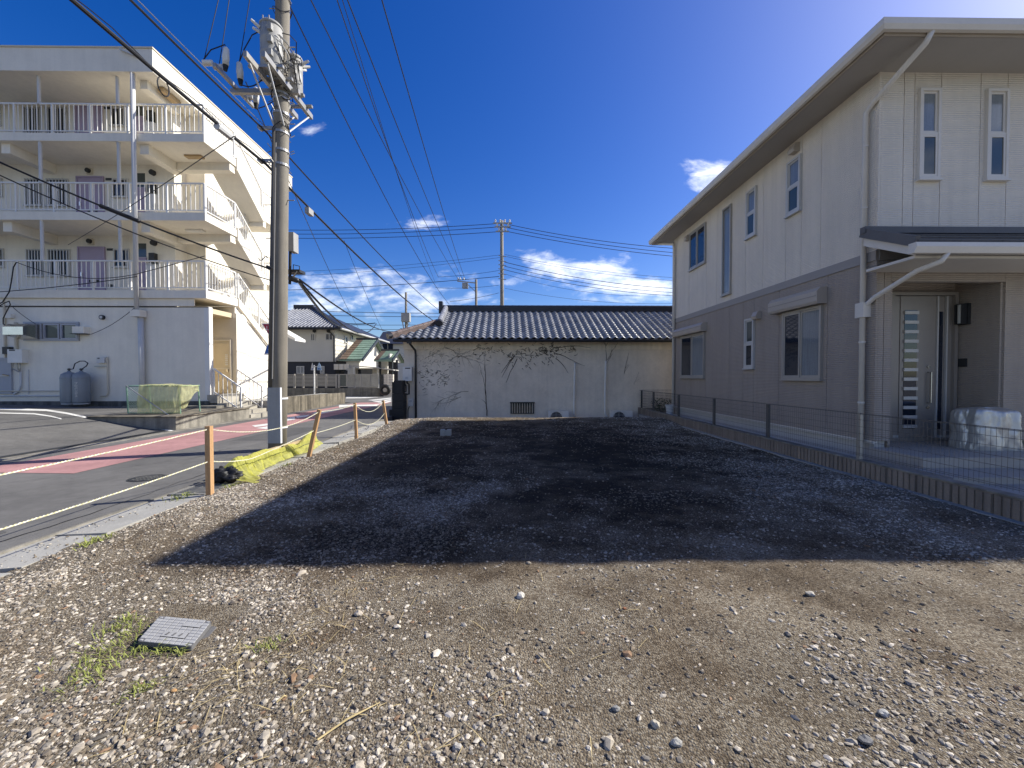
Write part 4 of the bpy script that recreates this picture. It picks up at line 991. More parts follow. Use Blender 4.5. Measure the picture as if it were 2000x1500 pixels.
# planter with shrub near the far house corner
pt = tag(MB().box(5.62, 5.86, 13.9, 14.3, .06, .12).lathe((5.66,14.15,.12), [(.10,0),(.14,.30),(.155,.30),(.155,.34)], 16).build('plant_pot', white), 'white plastic planter by the far corner downpipe', 'planter')
def leafy(name, label, c, rad, n, mt, h):
    t = thing(name, label, 'shrub', c); g = MB()
    for i in range(7):
        a = rng.uniform(0, 6.28); g.tube([c, (c[0]+rad*.4*math.cos(a), c[1]+rad*.4*math.sin(a), c[2]+h*.5), (c[0]+rad*.8*math.cos(a), c[1]+rad*.8*math.sin(a), c[2]+h*.9)], [.012,.008,.004], 5)
    g.build('stem', vine, t); g = MB()
    for i in range(n):
        a = rng.uniform(0, 6.28); r = rad*math.sqrt(rng.random()); z = c[2]+h*(.15+.85*rng.random()); p = Vector((c[0]+r*math.cos(a), c[1]+r*math.sin(a), z))
        d = Vector((rng.uniform(-1,1), rng.uniform(-1,1), rng.uniform(-.3,.8))).normalized(); s = d.orthogonal().normalized(); L = rng.uniform(.04,.08)
        g.poly([p, p+d*L*.5+s*L*.25, p+d*L, p+d*L*.5-s*L*.25])
    g.build('leaves', mt, t, recalc=False)
leafy('garden_shrub', 'dark leafy shrub behind the mesh fence by the far house corner', (5.75, 15.1, .06), .38, 500, foliage, .55)

# ================================================================== TILED ROOF HOUSE behind the lot
YR = 16.0; zb = -.42
th = thing('tiled_roof_house', 'single storey white plaster house with glazed grey tile roof behind the lot', 'house', (3, 19, zb))
MB().box(-4.0, 13, YR, 21, zb, 2.86).build('wall', plaster, th)
MB().box(-4.02, 13, YR-.05, YR-.002, 2.50, 2.84).build('frieze', plaster2, th)
E_Y, E_Z, R_Y, R_Z = 15.38, 2.88, 18.4, 4.36
ang = math.atan2(R_Z-E_Z, R_Y-E_Y); SL = math.hypot(R_Z-E_Z, R_Y-E_Y); ca, sa = math.cos(ang), math.sin(ang)
g = MB(); g.add([(-4.25,E_Y+.05,E_Z-.05),(13,E_Y+.05,E_Z-.05),(13,R_Y,R_Z-.05),(-2.75,R_Y,R_Z-.05),(-2.75,16.9,3.57),
                 (-4.25,21.4,E_Z-.05),(13,21.4,E_Z-.05),(-2.75,19.9,3.57)],
      [(0,1,2,3,4),(3,2,6,5,7),(0,4,7,5),(4,3,7),(0,5,6,1)]); rfd = g.build('roof', kawara_d, th)
MB().box(-4.2, 13, E_Y+.03, E_Y+.09, E_Z-.14, E_Z-.051).build('eave_board', dark, th)
MB().tube([(-4.24,E_Y-.04,E_Z-.09),(13,E_Y-.04,E_Z-.07)], .045, 8).build('gutter', dark, th)
TW, NR = .278, 14
TL = SL/NR
def tile_mesh():
    g = MB(); n = 10; top = []; 
    for yy, off in ((0, .028), (TL*1.08, .0)):
        for i in range(n+1):
            u = i/n; top.append((u*TW, yy, off + .030*math.cos(2*math.pi*(u-.28)) + (.012 if u > .93 else 0)))
    lip = [(x, .003, z-.028) for x, y_, z in top[:n+1]]
    V_ = top+lip; f = [(i, i+1, n+2+i, n+1+i) for i in range(n)] + [(2*(n+1)+i, 2*(n+1)+i+1, i+1, i) for i in range(n)]
    g.add(V_, f); return g
tme = tile_mesh().mesh('roof_tile', kawara, smooth=False, recalc=False)
for p_ in tme.polygons: p_.use_smooth = p_.index < 10
tile_rest = MB(); tv = tile_mesh(); cnt = 0
Mx = Matrix.Rotation(ang, 3, 'X')
for r in range(NR):
    d = r*TL; y = E_Y-.03+d*ca; z = E_Z-.01+d*sa
    for cidx in range(48):
        x = -4.34+cidx*TW
        if x > 9.2: continue
        if x < -2.75 and x+TW*.55 < -4.30+(y-E_Y): continue
        px_ = 990+x/y*800
        if cnt < 300 and r < 9 and px_ < 1312:
            inst('roof_tile', tme, rfd, (x, y, z), (ang,0,0)); cnt += 1
        else:
            k = len(tile_rest.v); tile_rest.v += [tuple(Mx @ Vector(q) + Vector((x,y,z))) for q in tv.v]; tile_rest.f += [tuple(i+k for i in q) for q in tv.f]
tr = tile_rest.build('upper_tiles', kawara, rfd, recalc=False); tr['kind'] = 'stuff'
n10 = len(tr.data.polygons); tr.data.polygons.foreach_set('use_smooth', [(i % 20) < 10 for i in range(n10)])
# ridge courses and caps
for k in range(3): MB().box(-2.95+.03*k, 13, R_Y-.15+.02*k, R_Y+.15-.02*k, R_Z-.03+.075*k, R_Z+.036+.075*k).build('ridge_course', kawara_d, rfd)
def half_cyl(r, L, n=8):
    g = MB(); 
    for e in range(n+1):
        a = math.pi*e/n; g.v.append((0, r*math.cos(a), r*math.sin(a))); 
    for e in range(n+1):
        a = math.pi*e/n; g.v.append((L, r*.93*math.cos(a), r*.93*math.sin(a)))
    g.f += [(e, e+1, n+2+e, n+1+e) for e in range(n)] + [tuple(range(n+1)), tuple(reversed(range(n+1, 2*n+2)))]
    return g
cap = half_cyl(.085, .30).mesh('ridge_tile', kawara_d)
for k in range(44): inst('ridge_tile', cap, rfd, (-2.92+k*.285, R_Y, R_Z+.19))
MB().box(-3.02, -2.86, R_Y-.16, R_Y+.16, R_Z-.1, R_Z+.42).build('ridge_end_tile', kawara_d, rfd)
# descending ridge and hip ridge with caps
def ridge_run(p0, p1, n, r, mt, step=None):
    p0 = Vector(p0); p1 = Vector(p1); d = p1-p0; L = d.length
    MB().bar(p0-Vector((0,0,.03)), p1-Vector((0,0,.03)), r*2.1, .16).build('ridge_course', mt, rfd)
    yaw = math.atan2(d.y, d.x); pit = -math.asin(d.z/L)
    cm = half_cyl(r, L/n*1.1).mesh('ridge_tile', mt)
    for k in range(n): inst('ridge_tile', cm, rfd, p0+d*(k/n)+Vector((0,0,.05)), (0, pit, yaw))
ridge_run((-2.72,16.62,3.62), (-2.72,18.3,4.45), 8, .11, kawara)
MB().cyl((-2.72,16.50,3.56),(-2.72,16.64,3.62),.15,n=16).build('ridge_end_tile', kawara_d, rfd)
ridge_run((-4.32,15.36,2.96), (-2.86,16.84,3.66), 9, .085, kawara_r)
MB().cyl((-4.42,15.26,2.93),(-4.30,15.38,2.98),.11,n=14).build('ridge_end_tile', kawara_d, rfd)
# wall fittings
Q = PL((0, YR, 0), (1,0,0), (0,-1,0))
def xr(px): return at(px, 735, Y=YR).x
def zr(py): return at(990, py, Y=YR).z
MB().tube([(xr(806),E_Y+.0,E_Z-.10),(xr(808),E_Y+.02,E_Z-.22),(xr(812),YR-.07,2.45),(xr(812.5),YR-.06,2.3),(xr(812.5),YR-.06,zb)], .04, 10).build('downpipe', dark, th, smooth=True)
MB().box(xr(803),xr(811),E_Y-.06,E_Y+.06,E_Z-.2,E_Z-.09).build('pipe_hopper', dark, th)
wh = thing('water_heater', 'white wall mounted gas water heater on the plaster house corner', 'water heater', (xr(798), YR-.1, zr(744)))
g = MB(); Q.box(g, xr(789.5), xr(806.5), zr(744), zr(717), .0, .22); g.build('casing', white, wh)
g = MB(); Q.box(g, xr(794), xr(804), zr(720.5), zr(718.5), .22, .225); g.build('exhaust_slot', dark, wh)
g = MB(); Q.box(g, xr(794), xr(800), zr(740), zr(736), .22, .223); g.build('label_plate', greywhite, wh)
MB().tube([Q.p(xr(792),zr(744),.1), Q.p(xr(792),zr(750),.1), Q.p(xr(794),zr(753),.1), Q.p(xr(794),zr(764),.1), Q.p(xr(785),zr(767),.12)], .03, 8).build('pipe', black, wh)
MB().tube([Q.p(xr(796),zr(744),.1), Q.p(xr(796),zr(748),.1), Q.p(xr(800),zr(750),.1), Q.p(xr(800),zr(769),.1), Q.p(xr(786),zr(771),.12)], .03, 8).build('pipe', black, wh)
em = thing('electric_meter', 'small white rounded electric meter box below the water heater', 'meter', (xr(803), YR, zr(794)))
g = MB(); Q.box(g, xr(798.5), xr(808), zr(793), zr(778), 0, .12); g.build('casing', white, em)
g = MB(); Q.box(g, xr(800), xr(806), zr(785), zr(781), .12, .125); g.build('dial', greywhite, em)
MB().tube([Q.p(xr(800),zr(793),.05), Q.p(xr(797),zr(800),.04), Q.p(xr(797),zr(815),.04)], .015, 6).build('pipe', black, em)
g = MB(); Q.ring(g, xr(997), xr(1043), zr(808), zr(785), .05, 0, .06); w = g.build('vent_window', wood2 if False else dark, th)
g = MB(); Q.box(g, xr(999), xr(1041), zr(806), zr(787), .002, .01); g.build('pane', glassg, w)
bm_ = MB().box(-.014,.014,-.014,.014,0,zr(786)-zr(807)).mesh('bar', alum)
for k in range(9): inst('bar', bm_, w, Q.p(xr(1000.5+k*4.9), zr(807), .05))
g = MB(); Q.box(g, xr(996), xr(1044), zr(787.5), zr(785), .06, .10); g.build('lintel', dark, w)
for px, lab in ((1122, 'shorter white duct pipe rising above the first air conditioner'), (1182, 'taller white duct pipe crowned by a dead vine twig')):
    top = 710 if px == 1122 else 706
    p = tag(MB().tube([Q.p(xr(px+1),zr(top),.0), Q.p(xr(px+.5),zr(top+.5),.06), Q.p(xr(px),zr(top+6),.07), Q.p(xr(px-1.5),zr(790),.07), Q.p(xr(px-1),zr(808),.07), Q.p(xr(px+2 if px < 1150 else px+6),zr(818),.07)], .042, 10).build('duct_pipe', white, smooth=True), lab, 'pipe', 'duct pipes on the plaster wall')
for p0, p1, lab in ((1071, 1110, 'air conditioner unit with dark grid nearer the barred vent window'), (1193, 1234, 'air conditioner unit half hidden near the mesh fence')):
    x0, x1 = at(p0, 800, Y=15.6).x, at(p1, 800, Y=15.6).x; z1_ = at(990, 803, Y=15.5).z
    a = thing('air_conditioner', lab, 'air conditioner', ((x0+x1)/2, 15.65, zb), 'outdoor air conditioner units')
    MB().box(x0, x1, 15.5, 15.8, zb+.05, z1_).build('casing', white, a)
    for xx in (x0+.08, x1-.12): MB().box(xx, xx+.06, 15.5, 15.8, zb, zb+.05).build('foot', dark, a)
    f_ = MB().cyl((x0+.29, 15.49, (zb+z1_)/2+.03), (x0+.29, 15.5, (zb+z1_)/2+.03), .22, n=24).build('fan_opening', dark, a)
    gm = MB().box(-.24,.24,-.004,.004,-.004,.004).mesh('grille_bar', greywhite)
    for k in range(9): inst('grille_bar', gm, f_, (x0+.29, 15.485, zb+.1+k*.055))
    for k in range(3): inst('grille_bar', gm, f_, (x0+.12+k*.16, 15.481, (zb+z1_)/2+.03), (0,R(90),0))
# dead vines on the wall
def grow(mb, p, ang_, L, r, depth, spread=.5, wig=.35):
    pts = [p]; a = ang_; n = max(3, int(L/.07))
    for i in range(n):
        a += rng.gauss(0, wig*.35); p = (p[0]+.07*math.cos(a), p[1]+.07*math.sin(a)); pts.append(p)
        if p[1] > 2.8: break
        if depth and rng.random() < .30: grow(mb, p, a+rng.choice((-1,1))*rng.uniform(.3, .3+spread), L*rng.uniform(.25,.5), r*.6, depth-1, spread, wig)
    off = lambda q: Q.p(q[0], q[1], .012 + (.05 if q[1] > 2.49 else 0))
    mb.tube([off(q) for q in pts], [max(.0015, r*(1-i/len(pts)*.7)) for i in range(len(pts))], 4, False)
def vine_thing(label, starts):
    g = MB()
    for (px, py, a, L, r, dpt) in starts: grow(g, (xr(px), zr(py)), R(a), L, r, dpt)
    tag(g.build('dead_vine', vine, recalc=False), label, 'vine', 'dead vines on the plaster wall')
def scraps(g, px0, px1, py0, py1, n, ln=(.05,.22), r=.008, bias=0):
    for i in range(n):
        x = xr(rng.uniform(px0, px1)); z = zr(rng.gauss((py0+py1)/2, (py1-py0)/4)); a = R(bias)+rng.gauss(0,.6)+ (math.pi if rng.random() < .5 else 0); L = rng.uniform(*ln); pts = []
        for k in range(4): pts.append(Q.p(x, min(z, 2.82), .011 + (.05 if z > 2.46 else 0))); x += L/3*math.cos(a); z += L/3*math.sin(a); a += rng.gauss(0,.5)
        g.tube(pts, [r*rng.uniform(.4,1.1), r, r*.8, r*.3], 4, False)
g = MB(); scraps(g, 990, 1095, 668, 712, 110, r=.010, bias=-25); scraps(g, 1050, 1125, 676, 690, 45, r=.009, bias=8)
for (px, py, a, L) in ((1005,695,235,1.0),(1010,700,250,1.1),(1002,698,225,.8),(1085,690,-20,1.3),(1080,680,12,1.5),(1085,700,-28,.8),(1075,672,25,1.0)): grow(g, (xr(px), zr(py)), R(a), L, .013, 0, .3, .2)
tag(g.build('dead_vine', vine, recalc=False), 'thick clump of dead black vine under the tile eaves', 'vine', 'dead vines on the plaster wall')
g = MB(); grow(g, (xr(951), zr(812)), R(93), 2.0, .019, 0, .5, .3); grow(g, (xr(950), zr(790)), R(120), .3, .008, 0); grow(g, (xr(949), zr(770)), R(100), 1.0, .009, 0); grow(g, (xr(947), zr(725)), R(100), .9, .005, 0); scraps(g, 925, 985, 670, 700, 40, r=.009)
tag(g.build('dead_vine', vine, recalc=False), 'tall dead vine trunk climbing from the ground left of the vent window', 'vine', 'dead vines on the plaster wall')
g = MB(); scraps(g, 818, 900, 676, 720, 70, r=.004, bias=20); scraps(g, 820, 880, 715, 760, 60, r=.007, bias=15); scraps(g, 815, 900, 690, 790, 30, r=.004)
for (px, py, a, L, r) in ((900,775,200,1.0,.007),(915,765,170,1.4,.006),(880,705,40,1.2,.006),(830,700,30,1.2,.005),(870,680,-20,1.0,.006)): grow(g, (xr(px), zr(py)), R(a), L, r, 2)
tag(g.build('dead_vine', vine, recalc=False), 'faint spidery dead vine remains beside the black downpipe', 'vine', 'dead vines on the plaster wall')
g = MB(); grow(g, (xr(1184), zr(705)), R(85), .8, .010, 2, .4, .2); grow(g, (xr(1186), zr(703)), R(60), .7, .008, 1); grow(g, (xr(1182), zr(716)), R(70), .6, .006, 1)
tag(g.build('dead_vine', vine, recalc=False), 'dead vine twig above the taller duct pipe', 'vine', 'dead vines on the plaster wall')
g = MB(); grow(g, (xr(1219), zr(730)), R(78), .9, .008, 1, .4, .15); grow(g, (xr(1238), zr(752)), R(68), .6, .004, 1)
tag(g.build('dead_vine', vine, recalc=False), 'thin lone dead vine stem nearest the two tone house', 'vine', 'dead vines on the plaster wall')

# dark gate post and tyre at the lane beside that house
gp = thing('stone_gatepost', 'black stacked stone gate post beside the plaster house corner', 'gate post', (-4.3, 15.2, zb))
for (x0, x1, za, zb_) in ((768,795,.0,0),):
    pass
Yg = 15.3
def bxp(a, b, t, bt, dy=.5): 
    p = at(a, t, Y=Yg); q = at(b, bt, Y=Yg); return MB().box(p.x, q.x, Yg, Yg+dy, q.z, p.z)
for i, (t_, b_) in enumerate(((769,783),(783.4,797),(797.4,812),(812.4,845))): bxp(765.5, 788, t_, b_).build('stone', black, gp)
bxp(769, 786, 743, 768.6, .4).build('stone', black, gp); bxp(765.5, 770, 746, 768.5, .3).build('stone', black, gp); bxp(760, 766, 800, 845, .4).build('stone', black, gp)
ty = thing('car_tyre', 'black car tyre leaning beyond the stone gate post', 'tyre', at(752, 771, Y=22))
c = at(752, 761.5, Y=22); rt = .21
g = MB()
for i in range(25):
    pass
ringp = [(c.x+rt*math.cos(a*math.pi/12), c.y, c.z+rt*math.sin(a*math.pi/12)) for a in range(25)]
MB().tube(ringp, .10, 10, False).build('tread', black, ty, smooth=True)
MB().cyl((c.x,c.y-.03,c.z),(c.x,c.y+.03,c.z),.15,n=18).build('rim', alum, ty)

# ================================================================== UTILITY POLE on the road edge
B0 = at(542, 878, Z=-.022)
T0 = at(552, 0, Y=B0.y)
pd = (T0-B0)/(T0.z-B0.z)
def pz(z): return B0 + pd*(z-B0.z)
PY = B0.y
up_ = thing('utility_pole', 'tall concrete utility pole with transformers standing on the road edge', 'utility pole', B0)
def pr_(z): return .168 - .0046*z
MB().tube([B0-pd*.3]+[pz(z) for z in (2, 5, 8, 11, 12.8)], [pr_(0)]+[pr_(z) for z in (2, 5, 8, 11, 12.8)], 28).build('pole', polec, up_, smooth=True)
def q(px, py, dy=0): return at(px, py, Y=PY+dy)
# cable riser cover and base guard plate
MB().tube([pz(.9)+Vector((-.075,-.115,0)), pz(6.3)+Vector((-.055,-.095,0))], .062, 14).build('cable_riser', mat('riser dark', (.12,.11,.095), .7, .1, 4, streak=.2), up_, smooth=True)
MB().tube([pz(1.4)+Vector((-.02,-.175,0)), pz(6.0)+Vector((-.015,-.15,0))], .012, 6).build('ground_wire', mat('riser wire', (.3,.29,.27), .6), up_)
g = MB(); a0, a1 = q(523, 866, -.19), q(546, 757, -.19); g.prism([(a0.x,a0.y,a0.z),(a1.x,a0.y,a0.z),(a1.x,a0.y,a1.z),(a0.x,a0.y,a1.z)], (0,.02,0)); gpl = g.build('guard_plate', canm, up_)
MB().box(a1.x+.001, a1.x+.014, a0.y-.004, a0.y+.05, a0.z, a1.z).build('plate_edge', signw, gpl)
for py in (778, 834):
    z = q(542, py).z; r_ = pr_(z)+.008
    MB().lathe(pz(z), [(r_,-.017),(r_+.004,-.017),(r_+.004,.017),(r_,.017)], 24).build('steel_band', signw, up_)
for z in (5.62, 5.9, 6.25, 6.62, 6.9, 7.0):
    r_ = pr_(z)+.006
    MB().lathe(pz(z), [(r_,-.022),(r_+.008,-.022),(r_+.008,.022),(r_,.022)], 22).build('steel_band', galv, up_)
    for k in range(5):
        a = rng.uniform(0, 6.28); p = pz(z)+Vector((math.cos(a), math.sin(a), 0))*(r_+.03); MB().tube([p, p+Vector((math.cos(a)*.07, math.sin(a)*.07, rng.uniform(-.05,.08)))], .008, 5).build('band_bolt', galv, up_)
# loops of loose wire round the pole
for z in (6.35, 6.62, 6.95, 7.15, 8.6, 8.9):
    ph = rng.uniform(0, 6); pts = [pz(z)+Vector((math.cos(ph+i*.45)*(pr_(z)+.03+.02*math.sin(i)), math.sin(ph+i*.45)*(pr_(z)+.03), .08*math.sin(i*.9))) for i in range(20)]
    MB().tube(pts, .007, 5).build('wire_loop', cable, up_)
for k in range(9):
    z = 4.2+.75*k; s_ = 1 if k % 2 else -1; p = pz(z); MB().cyl(p+Vector((s_*pr_(z),0,0)), p+Vector((s_*(pr_(z)+.13),0,0)), .010, n=6).build('step_bolt', galv, up_)
# cable brackets
for py in (250, 314):
    a = q(540, py); b = q(507, py); MB().bar(a, b, .05, .06).build('cable_bracket', galv, up_); MB().cyl(b+Vector((.02,-.05,0)), b+Vector((.02,.05,0)), .045, n=10).build('cable_clamp', galv, up_)
# transformer platform
zb_ = q(545, 176).z
for dx in (-.14, .18):
    c = pz(zb_)+Vector((dx,0,0)); MB().bar(c+Vector((0,-.92,0)), c+Vector((0,.85,0)), .07, .10).build('platform_beam', galv, up_)
for y_ in (-.52, -.2, .25, .6): c = pz(zb_)+Vector((0,y_,.07)); MB().bar(c+Vector((-.32,0,0)), c+Vector((.32,0,0)), .06,.05).build('platform_bar', galv, up_)
for dx, yy in ((-.14,-.8),(.18,-.8),(-.14,.75),(.18,.75)):
    c = pz(zb_)+Vector((dx,yy,-.05)); MB().bar(c, pz(zb_-.75)+Vector((dx*.6, .1 if yy > 0 else -.1, 0)), .025,.025).build('brace', greywhite, up_)
def transformer(c, r_, h, side):
    tr_ = MB().lathe(c, [(r_*.93,0),(r_,.02),(r_,h*.34),(r_*1.02,h*.35),(r_*1.02,h*.37),(r_,h*.38),(r_,h*.66),(r_*1.02,h*.67),(r_*1.02,h*.69),(r_,h*.70),(r_,h)], 26).build('transformer', canm, up_, smooth=True)
    MB().lathe((c.x,c.y,c.z+h), [(r_*1.06,0),(r_*1.06,.03),(r_*.9,.07),(r_*.3,.09)], 26).build('lid', canm, tr_, smooth=True)
    for k in range(3):
        a = R(side+k*35); p = c+Vector((math.cos(a)*r_, math.sin(a)*r_, h*.9)); e_ = p+Vector((math.cos(a)*.14, math.sin(a)*.14, .07)); MB().tube([p, e_], [.035,.022], 10).build('bushing', insul, tr_)
    for zz in (.2,.5,.78): MB().box(c.x+r_*.2, c.x+r_*.62, c.y-r_*1.18, c.y-r_*.7, c.z+h*zz, c.z+h*zz+.11).build('terminal_box', canm, tr_)
    for k in range(2): MB().tube([c+Vector((r_*.3*(k*2-1), -r_*.9, h*.8)), c+Vector((r_*.3*(k*2-1), -r_*.95, h+.10))], .012, 6).build('lifting_lug', galv, tr_)
    return tr_
c1 = q(531, 140, -.34); transformer(c1, .19, .80, 150)
c2 = q(577, 186, .36); transformer(c2, .14, .70, 0)
for i in range(16):      # secondary leads crowding between the cans
    s0 = c1+Vector((.18,rng.uniform(-.2,.2),rng.uniform(.05,.75))); s1 = pz(zb_+rng.uniform(-.1,.8))+Vector((rng.uniform(.0,.3),rng.uniform(-.15,.35),0)); m_ = s0.lerp(s1,.5)+Vector((rng.uniform(.02,.2),rng.uniform(-.2,0),rng.uniform(-.15,.2)))
    MB().tube([s0, s0.lerp(m_,.6)+Vector((0,-.03,.04)), m_, s1], .009, 5).build('lead_wire', cable if i % 2 else canm, up_)
# crossarm with fused cut-outs
za = q(500, 179).z; e0 = q(452, 179); MB().bar(e0, pz(za)+Vector((.35,0,0)), .08,.085).build('crossarm', galv, up_)
ax = q(462, 179).x
MB().bar((ax,PY-.62,za+.06), (ax,PY+.55,za+.06), .06,.07).build('crossarm', galv, up_)
def cutout(p, tilt):
    u = Vector((math.sin(tilt)*.5, 0, 1)).normalized(); c_ = MB().tube([p, p+u*.10, p+u*.13, p+u*.30, p+u*.33], [.05,.055,.062,.05,.025], 12).build('fuse_cutout', insul, up_, smooth=True)
    MB().tube([p-u*.10, p+u*.01], [.03,.05], 12).build('fuse_tube', black, c_)
    return p+u*.33
tops = [cutout(Vector((ax+d, PY+yy, za+.10+dz)), t_) for d, yy, dz, t_ in ((.14,-.52,.02,.1),(.30,-.35,-.12,-.1),(.20,.30,-.14,0))]
for d, yy in ((-.14,-.55),(-.02,-.45),(-.06,.2),(.04,.38)): MB().cyl((ax+d-.10,PY+yy,za+.14),(ax+d+.06,PY+yy,za+.14),.05,n=12).build('insulator', insul, up_)
for k, (a, tx) in enumerate(zip((Vector((ax-.24,PY-.55,za+.16)), Vector((ax-.02,PY-.45,za+.2)), tops[1]), (440, 456, 497))):
    MB().tube(sag(a, at(tx, -60, Y=PY-.6), .02, 8), .007, 5).build('jumper_wire', cable, up_)
MB().tube([tops[1], tops[1]+Vector((.10,0,.25)), tops[1]+Vector((.22,.05,.55)), c1+Vector((-.28,.05,.78))], .010, 6).build('jumper_wire', cable, up_)
MB().tube([tops[0], tops[0]+Vector((-.02,0,.05)), Vector((ax-.1,PY-.55,za+.38)), Vector((ax-.24,PY-.55,za+.2))], .010, 6).build('jumper_wire', cable, up_)
MB().tube(sag(Vector((ax+.3,PY-.35,za-.1)), c1+Vector((-.16,.1,.02)), .12, 8), .010, 6).build('jumper_wire', cable, up_)
MB().tube(sag(Vector((ax+.22,PY+.35,za-.1)), pz(za-.05), .04, 8), .010, 6).build('jumper_wire', cable, up_)
# boxes and small platform behind the pole
a, b = q(562.5, 490, .25), q(573, 453, .25); bx_ = MB().box(a.x, b.x, a.y, a.y+.2, a.z, b.z).build('cable_box', canm, up_)
MB().tube([q(567,490,.3), q(566,555,.3)], .028, 8).build('cable_pipe', black, up_)
a, b = q(563, 531, .3), q(585, 526, .3); MB().box(a.x-.1, b.x, a.y, a.y+.25, a.z, b.z).build('working_shelf', dark, up_)
MB().bar(q(564,553,.3), q(581,530,.3), .025,.025).build('brace', galv, up_)
g = MB(); 
for p0_, p1_ in (((573,527),(573,517)),((573,517),(585,520)),((585,520),(585,527))): g.bar(q(*p0_,.3), q(*p1_,.3), .012,.012)
g.build('shelf_rail', dark, up_)
MB().tube([q(564,541,.3), q(566,543,.3), q(581,548,.3), q(584,550,.3)], [.03,.055,.055,.02], 12).build('splice_closure', dark, up_, smooth=True)
# top crossarm out of view above
zt = 11.7; MB().bar(pz(zt)+Vector((-1.0,0,0)), pz(zt)+Vector((1.1,0,0)), .08,.08).build('crossarm', galv, up_)

# ================================================================== FAR POLES
def far_pole(name, label, pxb, pyb, pxt, pyt, Y, r0, r1):
    b = at(pxb, pyb, Y=Y); t_ = at(pxt, pyt, Y=Y); b.z = -.4
    p = thing(name, label, 'utility pole', b, 'utility poles farther down the street')
    MB().tube([b, t_], [r0, r1], 16).build('pole', polec, p, smooth=True); return p, t_
p2, t2_ = far_pole('utility_pole', 'tall distant utility pole rising behind the middle of the tile roof', 981, 720, 980, 431, 34, .19, .13)
def far_arm(p, px0, px1, py, Y, n):
    a, b = at(px0, py, Y=Y-.2), at(px1, py, Y=Y-.2); MB().bar(a, b, .10,.10).build('crossarm', galv, p)
    for k in range(n):
        c = a.lerp(b, (k+.5)/n); MB().lathe(c+Vector((0,0,.05)), [(.04,0),(.09,.05),(.05,.12),(.09,.18),(.03,.26)], 8).build('insulator', insul, p)
far_arm(p2, 963, 1000, 436, 34, 4); far_arm(p2, 966, 998, 443, 34, 3); far_arm(p2, 968, 994, 452, 34, 2)
for z_ in (500,510,518,526,535,545): 
    c = at(981, z_, Y=33.8); MB().bar(c+Vector((-.32,0,.05)), c+Vector((.32,0,-.05)), .05,.06).build('cable_bracket', galv, p2)
p3, t3_ = far_pole('utility_pole', 'distant pole with a small transformer box on a side arm', 930, 720, 930, 546, 43, .17, .12)
a, b = at(893, 549, Y=43), at(932, 553, Y=43); MB().bar(a, b, .1,.1).build('crossarm', galv, p3)
a, b = at(903, 563, Y=43), at(914, 553, Y=43); MB().box(a.x, b.x, 42.8, 43.3, a.z, b.z).build('transformer', canm, p3)
MB().bar(at(914,556,Y=43), at(930,571,Y=43), .07,.07).build('brace', galv, p3)
for px in (895, 899, 906): c = at(px, 547, Y=43); MB().lathe(c, [(.05,0),(.11,.07),(.05,.2),(.03,.3)], 8).build('insulator', insul, p3)
p4, t4_ = far_pole('utility_pole', 'thin distant pole carrying a square box above the hip ridge', 793, 720, 793, 571, 38, .13, .10)
a, b = at(784, 628, Y=37.7), at(800, 611, Y=37.7); MB().box(a.x, b.x, 37.6, 38.2, a.z, b.z).build('equipment_box', canm, p4)
for px in (786, 797): MB().bar(at(px,628,Y=37.8), at(px+(3 if px < 790 else -2),645,Y=37.8), .08,.08).build('bracket', galv, p4)
a, b = at(783, 645, Y=37.8), at(803, 642, Y=37.8); MB().box(a.x, b.x, 37.5, 38.1, a.z, b.z).build('bracket', galv, p4)

# ================================================================== OVERHEAD WIRES
WG = 'overhead wires'
def wire(label, pts, r, name='overhead_wire', mt=cable, n=5): return tag(MB().tube(pts, r, n).build(name, mt, recalc=False), label, 'wire', WG)
tele = q(520, 318)
for k, (dx, z0) in enumerate(((0, 0),)):
    b1 = q(521, 322); far1 = Vector((-4.7, 43, 6.2)); back1 = Vector((-4.95, -9, 6.35))
    w_ = wire('thick black cable bundle crossing before the apartment roof to the pole', sag(back1, b1, .28, 40) + sag(b1, far1, .9, 40)[1:], .026, n=8)
    lash = [p+Vector((0,0,.05))+Vector((.03*math.cos(i*1.3), 0, .02*math.sin(i*1.3))) for i, p in enumerate(sag(back1, b1, .28, 60))]
    MB().tube(lash, .007, 5).build('lashing_wire', cable, w_, recalc=False)
    for t_ in (.62, .80):
        c = sag(back1, b1, .28, 100)[int(t_*100)]; 
    c = sag(back1, b1, .28, 100)[93]; MB().tube([c+Vector((0,-.18,-.05)), c+Vector((0,.18,-.03))], .055, 8).build('splice_box', greywhite, w_)
    c = sag(back1, b1, .28, 100)[86]; MB().tube([c+Vector((.0,.05*math.sin(i*.6)*2,-.12+.12*math.cos(i*.6))) for i in range(20)], .008, 5).build('wire_loop', cable, w_)
    c = sag(b1, far1, .9, 100)[5]; MB().box(c.x-.05, c.x+.05, c.y-.12, c.y+.12, c.z-.16, c.z-.02).build('splice_box', canm, w_)
b2 = q(520, 258); far2 = Vector((-4.5, 43, 6.9)); back2 = Vector((-4.9, -9, 7.0))
w_ = wire('upper black cable pair passing the pole bracket above the thick bundle', sag(back2, b2, .30, 40) + sag(b2, far2, .7, 40)[1:], .017, n=6)
MB().tube([p+Vector((.0,0,.09)) for p in sag(back2, b2, .30, 40)], .007, 5).build('messenger_wire', galv, w_, recalc=False)
